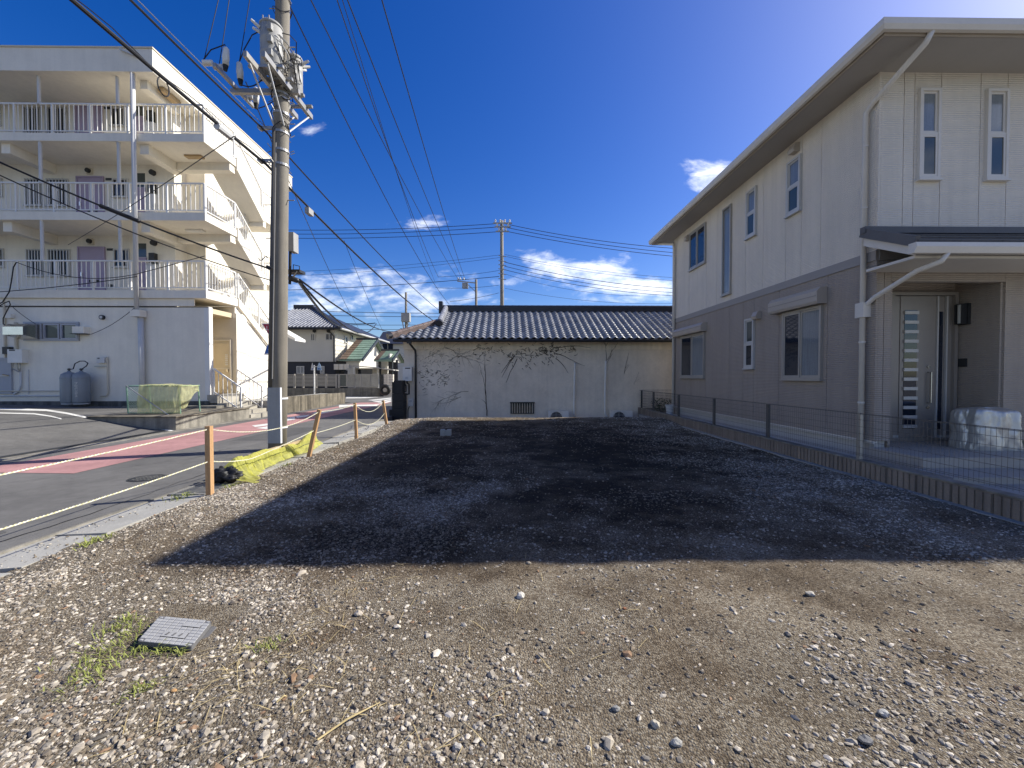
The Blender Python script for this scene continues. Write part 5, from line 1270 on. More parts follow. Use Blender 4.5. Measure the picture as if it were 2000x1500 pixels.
# three phase lines from above, along the road to the distant transformer pole
for (dx, px, lab) in ((-1.0, 896, 'leftmost'), (.05, 904, 'middle'), (1.05, 909, 'rightmost')):
    s0 = pz(11.85)+Vector((dx,0,0)); e_ = at(px, 547, Y=43)
    wire('high power line across the sky, the %s of the three long ones' % lab, sag(s0+Vector((0,-22,.2)), s0, .3, 16)+sag(s0, e_, .45, 40)[1:], .018, n=6)
s0 = q(566, 12, .1); wire('black service line leaving the pole top towards the tile roof end', sag(s0, at(877, 594, Y=30), .55, 36), .013)
s0 = pz(11.0)+Vector((.3,.1,0)); k1 = at(856, 541, Y=33)
wire('paired service line bending to the tall distant pole', sag(s0, k1, .5, 36)+sag(k1, at(976, 528, Y=33.8), .08, 12)[1:], .014)
wire('thin line running beside the paired service line', sag(s0+Vector((.12,0,.15)), at(850, 552, Y=33), .42, 36), .010)
# low service cables from the left to the pole
pl0 = q(530, 526, -.25); l0 = at(-120, 262, Y=6.4)
w_ = wire('low black service cable with a thick sleeve before the balconies', sag(l0, pl0, .10, 30), .016, n=6)
c0 = sag(l0, pl0, .10, 200); i0 = min(range(200), key=lambda i: abs((CR.transposed() @ (c0[i]-CO)).x/-(CR.transposed() @ (c0[i]-CO)).z*800+1000-195)); i1 = min(range(200), key=lambda i: abs((CR.transposed() @ (c0[i]-CO)).x/-(CR.transposed() @ (c0[i]-CO)).z*800+1000-272))
MB().tube(c0[i0:i1+1], .034, 8).build('sleeve', black, w_, smooth=True, recalc=False)
MB().tube([q(505+i*3, 505+4*math.sin(i), -.3) for i in range(7)], .008, 5).build('wire_tangle', cable, w_)
MB().tube([q(521, 521, -.3), q(531, 526, -.3)], .035, 8).build('sleeve', black, w_)
wire('thin black service cable sagging under the sleeved cable', sag(at(-120, 285, Y=6.4), q(530, 548, -.25), .14, 30), .010)
wire('thin drop wire slanting up across the upper balconies', sag(at(133, 478, Y=13.6), at(457, 266, Y=6.6), .05, 24), .008)
wire('drop wire hanging along the lowest balcony rail', sag(at(32, 512, Y=14.1), at(268, 535, Y=14.15), .32, 24)+sag(at(268,535,Y=14.15), at(400, 500, Y=12.5), .0, 8)[1:], .012)
wire('cable rising from the lowest balcony slab to the stair corner', sag(at(-30, 572, Y=14.1), at(268, 540, Y=14.15), .06, 20), .014)
wire('dark cable looping down the wall at the ground floor', [at(x, y, Y=14.15) for x, y in ((-10,598),(5,590),(18,570),(22,550),(26,522),(32,512))], .018)
wire('loose black cable curling above the ground floor water heater', [at(x, y, Y=14.2) for x, y in ((-5,600),(8,592),(18,588),(20,595),(12,610),(6,622),(6,632),(14,638),(28,635))], .016)
wire('wire slanting from the groove to the duct hood', sag(at(24, 599, Y=14.35), at(70, 633, Y=14.35), .03, 10), .009)
wire('wire drooping from the white vent box to the downpipe', sag(at(177, 653, Y=14.3), at(263, 601, Y=14.2), .10, 14), .009)
# cables going on from the pole into the street
wire('thick sagging cable from the pole to the distant crossing', sag(q(584, 550, .3), at(676, 632, Y=30), .5, 30)+sag(at(676,632,Y=30), at(733, 631, Y=31), .05, 8)[1:], .035)
wire('sagging cable from the splice closure over the tile roofed house', sag(q(583, 547, .3), at(735, 632, Y=31), .9, 30), .028)
wire('pale cable dropping from the pole towards the far street', sag(q(585, 546, .3), at(800, 632, Y=38), .9, 30), .022)
for (a, b, s_, r_, lab) in (((480,160,9),(700,640,38),.35,.012,'faint thin wire dropping behind the pole to the far roofs'), ((672,470,24),(748,647,40),.2,.014,'steep thin wire descending to the dark blue roof')):
    wire(lab, sag(at(a[0],a[1],Y=a[2]), at(b[0],b[1],Y=b[2]), s_, 20), r_)
H = [((500,448,38),(968,437,34),.25,.030,'topmost level wire between the pole and the tall distant pole'), ((500,456,38),(966,444,34),.25,.030,'second level wire below the topmost one left of the tall pole'), ((500,464,38),(968,453,34),.25,.030,'third level wire reaching the tall distant pole from the left'),
     ((500,532,38),(976,498,34),.3,.016,'faint upper wire rising to the tall distant pole'), ((500,541,38),(976,503,34),.3,.016,'faint lower wire rising to the tall distant pole'),
     ((500,568,38),(975,540,34),.2,.030,'dark wire crossing the pale cloud to the tall distant pole'), ((850,562,33),(974,557,34),.12,.018,'short wire from the roof end to the tall distant pole'), ((879,589,30),(974,572,34),.08,.020,'lowest short wire above the ridge left of the tall pole'),
     ((500,604,44),(900,612,44),.1,.035,'level wire just above the dark hip roof'), ((500,612,44),(900,619,44),.1,.035,'second level wire over the dark hip roof'), ((500,632,44),(900,634,44),.1,.030,'level wire meeting the sagging cables'), ((500,640,44),(900,643,44),.1,.030,'lowest level wire at the far roofs'),
     ((986,437,34),(1420,490,34),.45,.030,'topmost wire from the tall distant pole to the right house'), ((988,444,34),(1420,500,34),.4,.030,'second wire from the tall distant pole to the right house'), ((990,452,34),(1420,508,34),.35,.030,'third wire from the tall distant pole to the right house'),
     ((986,497,34),(1420,545,34),.5,.016,'faint thin wire right of the tall distant pole'), ((984,500,34),(1420,552,34),.5,.016,'second faint wire right of the tall distant pole'), ((986,512,34),(1420,566,34),.6,.030,'upper dark wire crossing the white clouds'), ((986,520,34),(1420,574,34),.6,.026,'middle dark wire crossing the white clouds'), ((986,527,34),(1420,580,34),.6,.026,'lower dark wire crossing the white clouds'),
     ((986,535,34),(1250,578,32),.4,.014,'faint sagging wire below the dark cloud wires'), ((986,563,34),(1330,592,34),.45,.014,'lowest faint wire above the ridge on the right')]
for a, b, s_, r_, lab in H: wire(lab, sag(at(a[0],a[1],Y=a[2]), at(b[0],b[1],Y=b[2]), s_, 20), r_*.8)

# ================================================================== SIGNS
Ys = 15.2
sp = thing('stop_sign', 'red inverted triangle stop sign half hidden by the utility pole', 'traffic sign', at(540, 790, Y=Ys))
b = W[sp.name]; b.z = -.02; sp.location.z = -.02
MB().cyl((b.x,Ys+.05,-.05),(b.x,Ys+.05,at(540,625,Y=Ys).z),.035).build('post', greywhite, sp)
a = at(511.5, 632, Y=Ys); wd = .98
MB().prism([(a.x,Ys,a.z),(a.x+wd,Ys,a.z),(a.x+wd/2,Ys,a.z-wd*.86)], (0,.015,0)).build('plate', signw, sp)
MB().prism([(a.x+.03,Ys-.003,a.z-.017),(a.x+wd-.03,Ys-.003,a.z-.017),(a.x+wd/2,Ys-.003,a.z-wd*.86+.05)], (0,.002,0)).build('face', redsign, sp)
inst('lettering', text_mesh('止まれ', .24, signw), sp, (a.x+wd/2, Ys-.007, a.z-.16), (R(90),0,0))
inst('lettering', text_mesh('STOP', .17, signw), sp, (a.x+wd/2, Ys-.007, a.z-.36), (R(90),0,0))
Yp = Ys+.25
ps = thing('crossing_sign', 'blue pedestrian crossing sign under the stop sign', 'traffic sign', at(540, 693, Y=Yp))
a = at(515.5, 693, Y=Yp); t_ = at(521, 675, Y=Yp); m_ = a.x+.36
MB().prism([(a.x,Yp,a.z),(2*m_-a.x,Yp,a.z),(2*m_-t_.x,Yp,t_.z),(m_,Yp,t_.z+.22),(t_.x,Yp,t_.z)], (0,.015,0)).build('plate', signw, ps)
MB().prism([(a.x+.02,Yp-.003,a.z+.02),(2*m_-a.x-.02,Yp-.003,a.z+.02),(2*m_-t_.x-.02,Yp-.003,t_.z-.01),(m_,Yp-.003,t_.z+.19),(t_.x+.02,Yp-.003,t_.z-.01)], (0,.002,0)).build('face', bluesign, ps)
g = MB(); g.bar((m_-.05,Yp-.006,t_.z-.02),(m_-.02,Yp-.006,a.z+.18),.05,.004,(0,1,0)); g.bar((m_-.02,Yp-.006,a.z+.2),(m_-.14,Yp-.006,a.z+.06),.04,.004,(0,1,0)); g.bar((m_-.02,Yp-.006,a.z+.2),(m_+.08,Yp-.006,a.z+.06),.04,.004,(0,1,0)); g.bar((m_-.05,Yp-.006,t_.z-.05),(m_-.2,Yp-.006,t_.z-.16),.035,.004,(0,1,0)); g.cyl((m_-.06,Yp-.007,t_.z+.05),(m_-.06,Yp-.005,t_.z+.05),.045,n=10)
for k in range(3): g.box(a.x+.05+k*.2, a.x+.17+k*.2, Yp-.006, Yp-.004, a.z+.03, a.z+.055)
g.build('walking_figure', signw, ps)
Y2 = 29.4
cs = thing('crossing_sign', 'pair of small crossing signs on a white post at the far corner', 'traffic sign', at(614, 771, Y=Y2)); b = W[cs.name]
MB().cyl((b.x,Y2,-.02),(b.x,Y2,at(614,713,Y=Y2).z),.055).build('post', white, cs)
for x0, x1, mt in ((607,612.5,greywhite),(619,627.5,mat('pale blue sign', (.35,.48,.62), .4, .2, 20))):
    a, b2_ = at(x0, 723, Y=Y2-.1), at(x1, 708, Y=Y2-.1); m_ = (a.x+b2_.x)/2
    MB().prism([(a.x,Y2-.1,a.z),(b2_.x,Y2-.1,a.z),(b2_.x-.04,Y2-.1,b2_.z-.25),(m_,Y2-.1,b2_.z),(a.x+.04,Y2-.1,b2_.z-.25)], (0,.03,0)).build('plate', mt, cs)
    MB().box(a.x+.06, b2_.x-.06, Y2-.105, Y2-.101, a.z+.04, a.z+.14).build('print', bluesign, cs)
MB().bar(at(609,716,Y=Y2-.05), at(623,716,Y=Y2-.05), .04,.04).build('arm', white, cs)

# ================================================================== STAKES AND ROPE
SK = []
def stake(px0, py0, px1, py1, label, w=.062):
    b = at(px0, py0, Z=.0); t_ = at(px1, py1, Y=b.y)
    m = MB(); d = (t_-b).normalized(); m.bar(b-d*.12, t_, w, w, (0,1,0))
    v_ = m.build('wooden_stake', wood, org=(b.x,b.y,0)); tag(v_, label, 'stake', 'wooden stakes along the lot edge'); SK.append((b, t_)); return v_
sk0 = (Vector((-3.72, .9, 0)), Vector((-3.72, .9, .80)))
stake(410, 964, 408, 832, 'upright wooden stake nearest the camera beside the drain grate')
stake(604, 889, 624, 800, 'leaning wooden stake at the end of the yellow net')
stake(696, 850, 693, 787, 'thin upright wooden stake third from the camera')
stake(755, 828, 748, 782, 'farthest wooden stake before the stone gate post', .07)
def rope(label, p0, p1, s_):
    n = max(20, int((p1-p0).length/.010)); base = sag(p0, p1, s_, n); t = thing('rope', label, 'rope', p0.lerp(p1,.5)-Vector((0,0,s_)), 'ropes strung between the stakes')
    for k, mt in enumerate((rope1, rope2)):
        pts = []
        for i, p in enumerate(base):
            a = i*1.15+k*math.pi; pts.append(p+Vector((.0038*math.cos(a), .0, .0038*math.sin(a)))+Vector((0,.003*math.cos(a),0)))
        MB().tube(pts, .0045, 4, False).build('strand', mt, t, recalc=False)
def on(st, f): return st[0].lerp(st[1], f)
allk = [sk0]+SK; names = ['camera side', 'nearest stake', 'leaning stake', 'third stake', 'farthest stake']
for i, (sgu, sgl) in enumerate(((.05,.06),(.16,.02),(.03,.02),(.24,.22))):
    for fr, s_, lv_ in ((.955, sgu, 'upper'), (.48, sgl, 'lower')):
        if i == 1 and lv_ == 'lower':
            mid = Vector((-3.72, 6.0, .25)); rope('lower rope from the nearest stake down to the yellow net', on(allk[1], .48), mid, .02); rope('lower rope along the yellow net to the leaning stake', mid, on(allk[2], .55), .01); continue
        if i == 0: lab = '%s twisted rope running left out of view from the nearest stake' % lv_
        else: lab = '%s sagging rope between the %s and the %s' % (lv_, names[i], names[i+1])
        if i == 1: lab = 'long sagging rope between the nearest stake and the leaning stake'
        rope(lab, on(allk[i], fr), on(allk[i+1], fr), s_)

# ================================================================== YELLOW NET, TIMBER, BLACK BUNDLE
path = [at(452, 938, Z=0), at(478, 925, Z=0), at(520, 908, Z=0), at(565, 890, Z=0), at(598, 880, Z=0), at(622, 866, Z=0)]
def pth(u):
    k = min(int(u*5), 4); f = u*5-k; return path[k].lerp(path[k+1], f)
def netf(u, v_):
    p = pth(u); fan = max(0, 1-u/.34); h = .23 + .05*math.sin(u*8) + .12*mnoise.noise((u*6, 3, 1)); h *= min(1, .25+u*6)*min(1, .5+(1-u)*8)
    ph = u*42 + 9*mnoise.noise((u*6, v_*.9, 3)) + 6*mnoise.noise((u*15, v_*.5, 4))
    if v_ < .3:
        t_ = v_/.3; out = -.20*(1-t_); z = h*(.10+.90*t_**.6); am = .02
    else:
        t_ = (v_-.3)/.7; out = .03+(.15+.34*fan)*t_**1.3; z = h*(1-t_)**(1.1+.8*fan)+.008; am = .012+.06*t_*(.35+1.3*abs(mnoise.noise((u*9, 5, 5))))
    pl = am*(abs(math.sin(ph))-.5) + .05*mnoise.noise((u*14, v_*3, 8))
    return (p.x-.04+out+pl, p.y-.06-out*.25+.6*am*math.cos(ph*1.1), max(.012, z+.35*pl+.012*mnoise.noise((u*40, v_*9, 2))))
nt = MB().grid(420, 36, netf).build('yellow_net', yellow_net, smooth=True, recalc=False); tag(nt, 'crumpled bright yellow garbage net lying along the lot edge', 'net')
ti = MB().bar(pth(.30)+Vector((-.10,0,.20)), pth(.86)+Vector((-.12,0,.17)), .06,.045).build('timber_beam', wood2); tag(ti, 'old timber beam lying along the top of the yellow net', 'timber')
def blob(c, rx, ry, rz_, seed, am):
    def f(u, v_):
        a = 2*math.pi*u; b = math.pi*(v_-.5); d = Vector((math.cos(a)*math.cos(b), math.sin(a)*math.cos(b), math.sin(b))); n_ = 1+am*mnoise.noise(d*2.2+Vector((seed,0,0)))+am*.6*mnoise.noise(d*6+Vector((seed,1,0)))
        return (c.x+d.x*rx*n_, c.y+d.y*ry*n_, max(c.z-.02, c.z+rz_*.8+d.z*rz_*n_))
    return MB().grid(36, 22, f)
c = at(437, 944, Z=0)+Vector((-.06,.12,0)); bb = blob(c, .18, .13, .10, 4, .55).build('net_bundle', black, smooth=True, recalc=False); tag(bb, 'black crumpled bundle of netting at the near end of the yellow net', 'bundle')

# ================================================================== GARBAGE NET CAGE on the platform
Yc = 11.95
def cg(px, py, dy=0): return at(px, py, Y=Yc+dy)
cgt = thing('garbage_cage', 'green wire garbage cage draped with faded yellow net on the platform', 'garbage cage', (at(305,810,Y=Yc).x, Yc, .36))
x0, x1 = cg(250, 780).x, cg(352, 780, .0).x; z0, z1 = .37, cg(300, 754).z; y0, y1 = Yc, Yc+.75
for (xa, ya) in ((x0,y0),(x1,y0),(x0,y1),(x1,y1)): MB().tube([(xa,ya,z0),(xa-.04,ya,z1)], .018, 8).build('frame_post', greenp, cgt)
for (pa, pb) in (((x0,y0,z1),(x1,y0,z1)),((x0,y1,z1),(x1,y1,z1)),((x0,y0,z1),(x0,y1,z1)),((x1,y0,z1),(x1,y1,z1)),((x0,y0,z0+.02),(x1,y0,z0+.02))): MB().tube([pa, pb], .016, 8).build('frame_rail', greenp, cgt)
g = MB(); W_, H_ = x1-x0, z1-z0
k = -H_
while k < W_:
    for s_ in (1, -1):
        a0, a1 = max(0, k), min(W_, k+H_)
        if a1 > a0:
            zz = (lambda a_: (a_-k) if s_ > 0 else H_-(a_-k)); g.tube([(x0+a0, y0, z0+zz(a0)), (x0+a1, y0, z0+zz(a1))], .0035, 3, False); 
    k += .07
g.build('wire_mesh', mat('pale green wire', (.35,.5,.42), .5), cgt, recalc=False)
def drape(u, v_):
    x = x0+.34+u*(W_-.26); f = .05*mnoise.noise((u*9, v_*2, 7))+.02*mnoise.noise((u*24, v_*5, 8))
    if v_ < .35: return (x, y1-(v_/.35)*(y1-y0)-.03+f*.4, z1+.025+f*.6+.02*math.sin(u*5))
    t_ = (v_-.35)/.65; return (x+.06*t_*math.sin(u*6), y0-.035-.05*t_+f*1.2, z1+.02-t_*(H_+.0)+.012+.02*abs(f)*10*t_)
MB().grid(90, 50, drape).build('draped_net', yellow_net2, cgt, smooth=True, recalc=False)
def drape2(u, v_):
    f = .04*mnoise.noise((u*8, v_*3, 17)); return (x1+.03+.07*u+f, y0-.02+u*(y1-y0)*.8, z1+.02-v_*H_*(.55+.3*math.sin(u*4+1))+f*.3)
MB().grid(30, 30, drape2).build('draped_net', yellow_net2, cgt, smooth=True, recalc=False)
pb = MB().tube([cg(246,753,-.1), cg(331,812,-.25)], .016, 8).build('steel_pipe', galv); tag(pb, 'thin steel pipe leaning across the front of the garbage cage', 'pipe')

# ================================================================== FAR HOUSES ACROSS THE STREET
FY = 30.0
fh = thing('roadside_fence', 'beige slatted and frosted panel fence on a low block wall across the street', 'fence', at(650, 772, Y=FY))
a, b = at(540, 772, Y=FY), at(742, 755.5, Y=FY)
nb = 12; bwid = (b.x-a.x)/nb; bm_ = MB().box(.006, bwid-.006, 0, .15, 0, .30).mesh('block', conc); 
for r in range(2):
    for k in range(nb): inst('block', bm_, fh, (a.x+k*bwid, FY, -.02+r*.305))
xa, xb = at(540, 740, Y=FY).x, at(657, 740, Y=FY).x; za_, zt_ = at(600, 755, Y=FY).z, at(600, 731, Y=FY).z
sm = MB().box(0, xb-xa, -.02, .02, 0, (zt_-za_)/9*.70).mesh('slat', slat)
for k in range(9): inst('slat', sm, fh, (xa, FY+.06, za_+(zt_-za_)/9*(k+.2)))
for px in (574, 591, 616.5, 636, 656.5, 661.5): x = at(px, 740, Y=FY).x; MB().box(x-.05, x+.05, FY-.01, FY+.14, za_-.1, zt_+.02).build('post', slat, fh)
for px0, px1 in ((663,676.5),(678,691),(692,703.5),(705,722),(723,738)):
    p_, q_ = at(px0, 740, Y=FY).x, at(px1, 740, Y=FY).x
    pn = MB().box(p_, q_, FY+.05, FY+.07, za_, zt_).build('frosted_panel', frost if px0 > 670 else glassg, fh)
    g = MB(); PL((0,FY+.05,0),(1,0,0),(0,-1,0)).ring(g, p_-.03, q_+.03, za_-.02, zt_+.02, .06, 0, .04); g.build('frame', slat, pn)
x0_, x1_ = at(742.5, 740, Y=FY).x, at(748.5, 740, Y=FY).x; tag(MB().box(x0_, x1_, FY-.1, FY+.3, -.02, zt_).build('gate_pillar', dark), 'dark gate pillar at the end of the frosted fence', 'pillar')
x0_, x1_ = at(749, 740, Y=FY).x, at(768, 740, Y=FY).x; st = thing('stone_gate_wall', 'pale mottled stone clad gate wall beside the dark pillar', 'wall', (x0_, FY, -.02))
n_ = 6; hh = (zt_+.02)/8
for r in range(8):
    for k in range(3):
        s0_ = (x1_-x0_)/3; MB().box(x0_+k*s0_+.01, x0_+(k+1)*s0_-.01, FY+.0-rng.uniform(0,.02), FY+.25, -.02+r*hh+.008, -.02+(r+1)*hh-.008).build('stone', plaster, st)
def hip_house(name, label, px0, px1, pe, pm, pr0, pr1, pyr, YF_, dep, wallm, lowm, roofm):
    pass
# white house with hipped tile roof
YH2 = 34.0
h2 = thing('hipped_roof_house', 'white two storey house with dark hipped tile roof behind the slatted fence', 'house', at(600, 772, Y=YH2))
xr_ = at(655, 690, Y=YH2).x; xl_ = at(500, 690, Y=YH2).x; ze = at(640, 640, Y=YH2).z; zm_ = at(600, 704, Y=YH2).z; yb_ = 46.0
MB().box(xl_, xr_, YH2, yb_, zm_, ze).build('wall', bwhite, h2); MB().box(xl_+.05, xr_-.05, YH2+.06, yb_, -.4, zm_).build('lower_wall', bnavy, h2)
MB().box(xl_, xr_+.03, YH2-.03, YH2+.05, zm_-.1, zm_).build('band', bwhite, h2)
Pf = PL((0,YH2,0),(1,0,0),(0,-1,0))
for (x0_, x1_, y0_, y1_, lo) in ((607,615.5,666,651,0),(636,651,665,651,0),(579,594,730,715,1),(625,633.5,730,715,1)):
    A, Bv = at(x0_, y0_, Y=YH2), at(x1_, y1_, Y=YH2); g = MB(); off = -.06 if lo else 0
    Pf.ring(g, A.x, Bv.x, A.z, Bv.z, .07, -.02+off, .06+off); w = g.build('window', alumw, h2); g = MB(); Pf.box(g, A.x+.07, Bv.x-.07, A.z+.07, Bv.z-.07, .0+off, .03+off); g.build('pane', glassd if not lo else glassf, w)
    g = MB(); Pf.box(g, (A.x+Bv.x)/2-.03, (A.x+Bv.x)/2+.03, A.z+.07, Bv.z-.07, .031+off, .05+off); g.build('mullion', alumw, w)
for px in (614.5, 642): c = at(px, 646.5, Y=YH2); MB().cyl(c, c+Vector((0,-.1,0)), .14, n=12).build('vent', dark, h2)
Ps = PL((xr_,0,0),(0,1,0),(1,0,0))
for (x0_, x1_, y0_, y1_) in ((672,677.5,669,656),(684,688.5,664,652)):
    A, Bv = at(x0_, y0_, X=xr_), at(x1_, y1_, X=xr_); g = MB(); zt2 = at(x0_, y1_, X=xr_).z
    Ps.ring(g, A.y, Bv.y, A.z, zt2, .08, -.02, .08); w = g.build('window', alumw, h2); g = MB(); Ps.box(g, A.y+.08, Bv.y-.08, A.z+.08, zt2-.08, 0, .03); g.build('pane', glassd, w)
ov = .75; ezr = ze-.05; X0, X1, Y0, Y1 = xl_-ov, xr_+ov, YH2-ov, yb_+ov
rp = at(613, 603, Y=YH2+5.2); rl = at(575, 603, Y=YH2+5.2); rz2 = rp.z
hw = (Y1-Y0)/2
g = MB(); g.add([(X0,Y0,ezr),(X1,Y0,ezr),(X1,Y1,ezr),(X0,Y1,ezr),(rl.x,rl.y,rz2),(rp.x,rp.y,rz2),(X0,Y0,ezr-.12),(X1,Y0,ezr-.12),(X1,Y1,ezr-.12),(X0,Y1,ezr-.12)],
      [(0,1,5,4),(1,2,5),(2,3,4,5),(3,0,4),(0,6,7,1),(1,7,8,2),(2,8,9,3),(3,9,6,0),(6,9,8,7)]); r2 = g.build('roof', kawara_d, h2)
def slope_ribs(parent, A, Bp, C, D, step, r, mt):
    """tile rolls running up a roof plane from eave A-B to ridge D-C"""
    g = MB(); A, Bp, C, D = map(Vector, (A, Bp, C, D)); n = int((Bp-A).length/step)
    nrm = (Bp-A).cross(D-A).normalized(); nrm = nrm if nrm.z > 0 else -nrm
    updir = ((D+C)/2-(A+Bp)/2); along = (Bp-A).normalized(); updir = updir-along*updir.dot(along); Hh = updir.length; updir.normalize()
    sd_ = (D-A).dot(along); sc__ = (Bp-C).dot(along); L = (Bp-A).length
    for i in range(n):
        s_ = (i+.5)/n*L; hmax = Hh
        if sd_ > 0 and s_ < sd_: hmax = min(hmax, Hh*s_/sd_)
        if sc__ > 0 and L-s_ < sc__: hmax = min(hmax, Hh*(L-s_)/sc__)
        p0 = A+along*s_+nrm*r*.2; g.tube([p0, p0+updir*hmax], r, 6)
    return g.build('tile_rolls', mt, parent, recalc=False)
sr = slope_ribs(r2, (X0,Y0,ezr), (X1,Y0,ezr), (rp.x,rp.y,rz2), (rl.x,rl.y,rz2), .30, .07, kawara); sr['kind'] = 'stuff'
MB().bar((rl.x,rl.y,rz2+.12),(rp.x,rp.y,rz2+.12),.35,.45).build('ridge', kawara_d, r2)
MB().bar((X1,Y0,ezr+.08),(rp.x,rp.y,rz2+.1),.3,.22).build('hip_ridge', kawara_d, r2)
MB().tube([(X1+.02,Y0,ezr-.1),(X1+.02,Y1,ezr-.1)], .09, 8).build('gutter', alumw, r2); MB().tube([(X0,Y0-.03,ezr-.1),(X1,Y0-.03,ezr-.1)], .08, 8).build('gutter', dark, r2)
MB().tube([(xr_-.5,YH2-.3,ze-.2),(xr_-.1,YH2-.06,ze-.7),(xr_-.1,YH2-.06,zm_-.1)], .05, 6).build('downpipe', dark, h2)
# copper green tiled entrance wing and gate roof
def copper(name, label, ridge, eave, Yr, Ye, wallw, split):
    A, Bp = at(eave[0], eave[2], Y=Ye), at(eave[1], eave[2], Y=Ye); D, C = at(ridge[0], ridge[2], Y=Yr), at(ridge[1], ridge[2], Y=Yr)
    A.x = D.x = (A.x+D.x)/2; Bp.x = C.x = (Bp.x+C.x)/2
    t = thing(name, label, 'house', (A.x, Yr, -.02)); g = MB()
    bk = Vector((0, 2*(Yr-Ye), 0))
    g.prism([A, D, A+bk, A+bk-Vector((0,0,.12)), D-Vector((0,0,.14)), A-Vector((0,0,.12))], (Bp.x-A.x,0,0)); r_ = g.build('roof', croof, t)
    rows = 9; cols = max(4, int((Bp.x-A.x)/.16)); d = (D-A)
    for i in range(rows):
        for part, mt, c0, c1 in (('left', broof, 0, split), ('right', croof, split, 1)):
            g = MB(); x0 = A.x+(Bp.x-A.x)*c0; x1 = A.x+(Bp.x-A.x)*c1; p = A+d*(i/rows); q_ = A+d*((i+1)/rows); nn = max(1, int(cols*(c1-c0))); tw_ = (x1-x0)/nn
            for k in range(nn): g.add([(x0+k*tw_+.01,p.y,p.z+.05),(x0+(k+1)*tw_-.01,p.y,p.z+.05),(x0+(k+1)*tw_-.01,q_.y,q_.z+.015),(x0+k*tw_+.01,q_.y,q_.z+.015),(x0+k*tw_+.01,p.y,p.z-.01),(x0+(k+1)*tw_-.01,p.y,p.z-.01)], [(0,1,2,3),(4,5,1,0)])
            g.build('tile_row', mt, r_, recalc=False)
    MB().bar(D+Vector((-.05,0,.06)), C+Vector((.05,0,.06)), .2,.14).build('ridge', kawara_d, r_)
    for e0_, e1_ in ((Bp, C), (C, Bp+bk)): MB().bar(Vector(e0_)+Vector((.03,0,-.06)), Vector(e1_)+Vector((.03,0,-.06)), .08,.22).build('barge_board', kawara_d, r_)
    return t, A, Bp, C, D
cw, A, Bp, C, D = copper('entrance_wing', 'white entrance wing under a green and rust copper tile roof', (697,736,663), (662,709,702), 36.5, 32.6, 0, .33)
MB().prism([(Bp.x-.35,A.y+.3,-.02),(Bp.x-.35,A.y+.3,A.z+.05),(Bp.x-.35,D.y,D.z-.25),(Bp.x-.35,2*D.y-A.y-.3,A.z+.05),(Bp.x-.35,2*D.y-A.y-.3,-.02)], (-(Bp.x-A.x)+.8,0,0)).build('wall', bwhite, cw)
MB().box(A.x+.35, Bp.x-.5, A.y+.1, A.y+.29, -.02, A.z-.9).build('dark_screen', bnavy, cw)
for px0, px1 in ((652,661),(662,671),(672,681)):
    a, b = at(px0, 722, Y=32.5), at(px1, 711, Y=32.5); MB().box(a.x, b.x, 32.5, 32.55, a.z, b.z).build('screen_panel', plaster2, cw)
g2, A, Bp, C, D = copper('gate_roof', 'small gate with green copper tile roof beside the plaster house', (748,778,685), (728,767,703), 33.0, 31.0, 0, .27)
for xx in (A.x+.15, Bp.x-.3): MB().box(xx, xx+.16, 31.6, 31.8, -.02, A.z+.05).build('post', dark, g2); 
MB().box(A.x+.1, Bp.x-.1, 33.0, 33.1, -.02, A.z+.1).build('gate_door', bnavy, g2); MB().box(Bp.x-.34, Bp.x-.26, 31.3, 34.6, A.z-.1, A.z+.5).build('gable', bwhite, g2)
a, b = at(736, 735, Y=32.2), at(757, 706, Y=32.2); MB().box(a.x, b.x, 32.2, 32.4, -.02, b.z).build('wall', bwhite, g2)
# carport
cp = thing('carport', 'pale curved carport roof on thin posts behind the frosted fence', 'carport', at(720, 772, Y=31))
arc = [(689,714),(705,715),(725,716.5),(745,719),(768,722)]
L = [at(x, y, Y=30.7) for x, y in arc]; g = MB()
for i in range(4):
    p, q_ = L[i], L[i+1]; g.add([p, q_, q_+Vector((0,1.6,0)), p+Vector((0,1.6,0)), p-Vector((0,0,.07)), q_-Vector((0,0,.07)), q_+Vector((0,1.6,-.07)), p+Vector((0,1.6,-.07))], [(0,1,2,3),(4,7,6,5),(0,4,5,1),(2,6,7,3),(0,3,7,4),(1,5,6,2)])
g.build('roof_sheet', slat, cp)
for px in (692, 738): a = at(px, 717, Y=31.3); MB().box(a.x-.07, a.x+.07, 31.25, 31.4, -.02, a.z).build('post', white, cp)
a, b = at(694, 735, Y=31.9), at(737, 719, Y=31.9); MB().box(a.x, b.x, 31.9, 32.0, -.02, b.z).build('back_panel', bwhite, cp); MB().box(a.x+.2, a.x+1.3, 31.88, 31.899, a.z, b.z-.1).build('opening', glassd, cp)
a, b = at(679, 735, Y=31.5), at(694, 720, Y=31.5); tag(MB().box(a.x, b.x, 31.5, 32.1, -.02, b.z).box(a.x-.04, b.x+.04, 31.46, 32.14, b.z, b.z+.05).build('storage_shed', bwhite), 'low white storage shed beside the carport', 'shed')
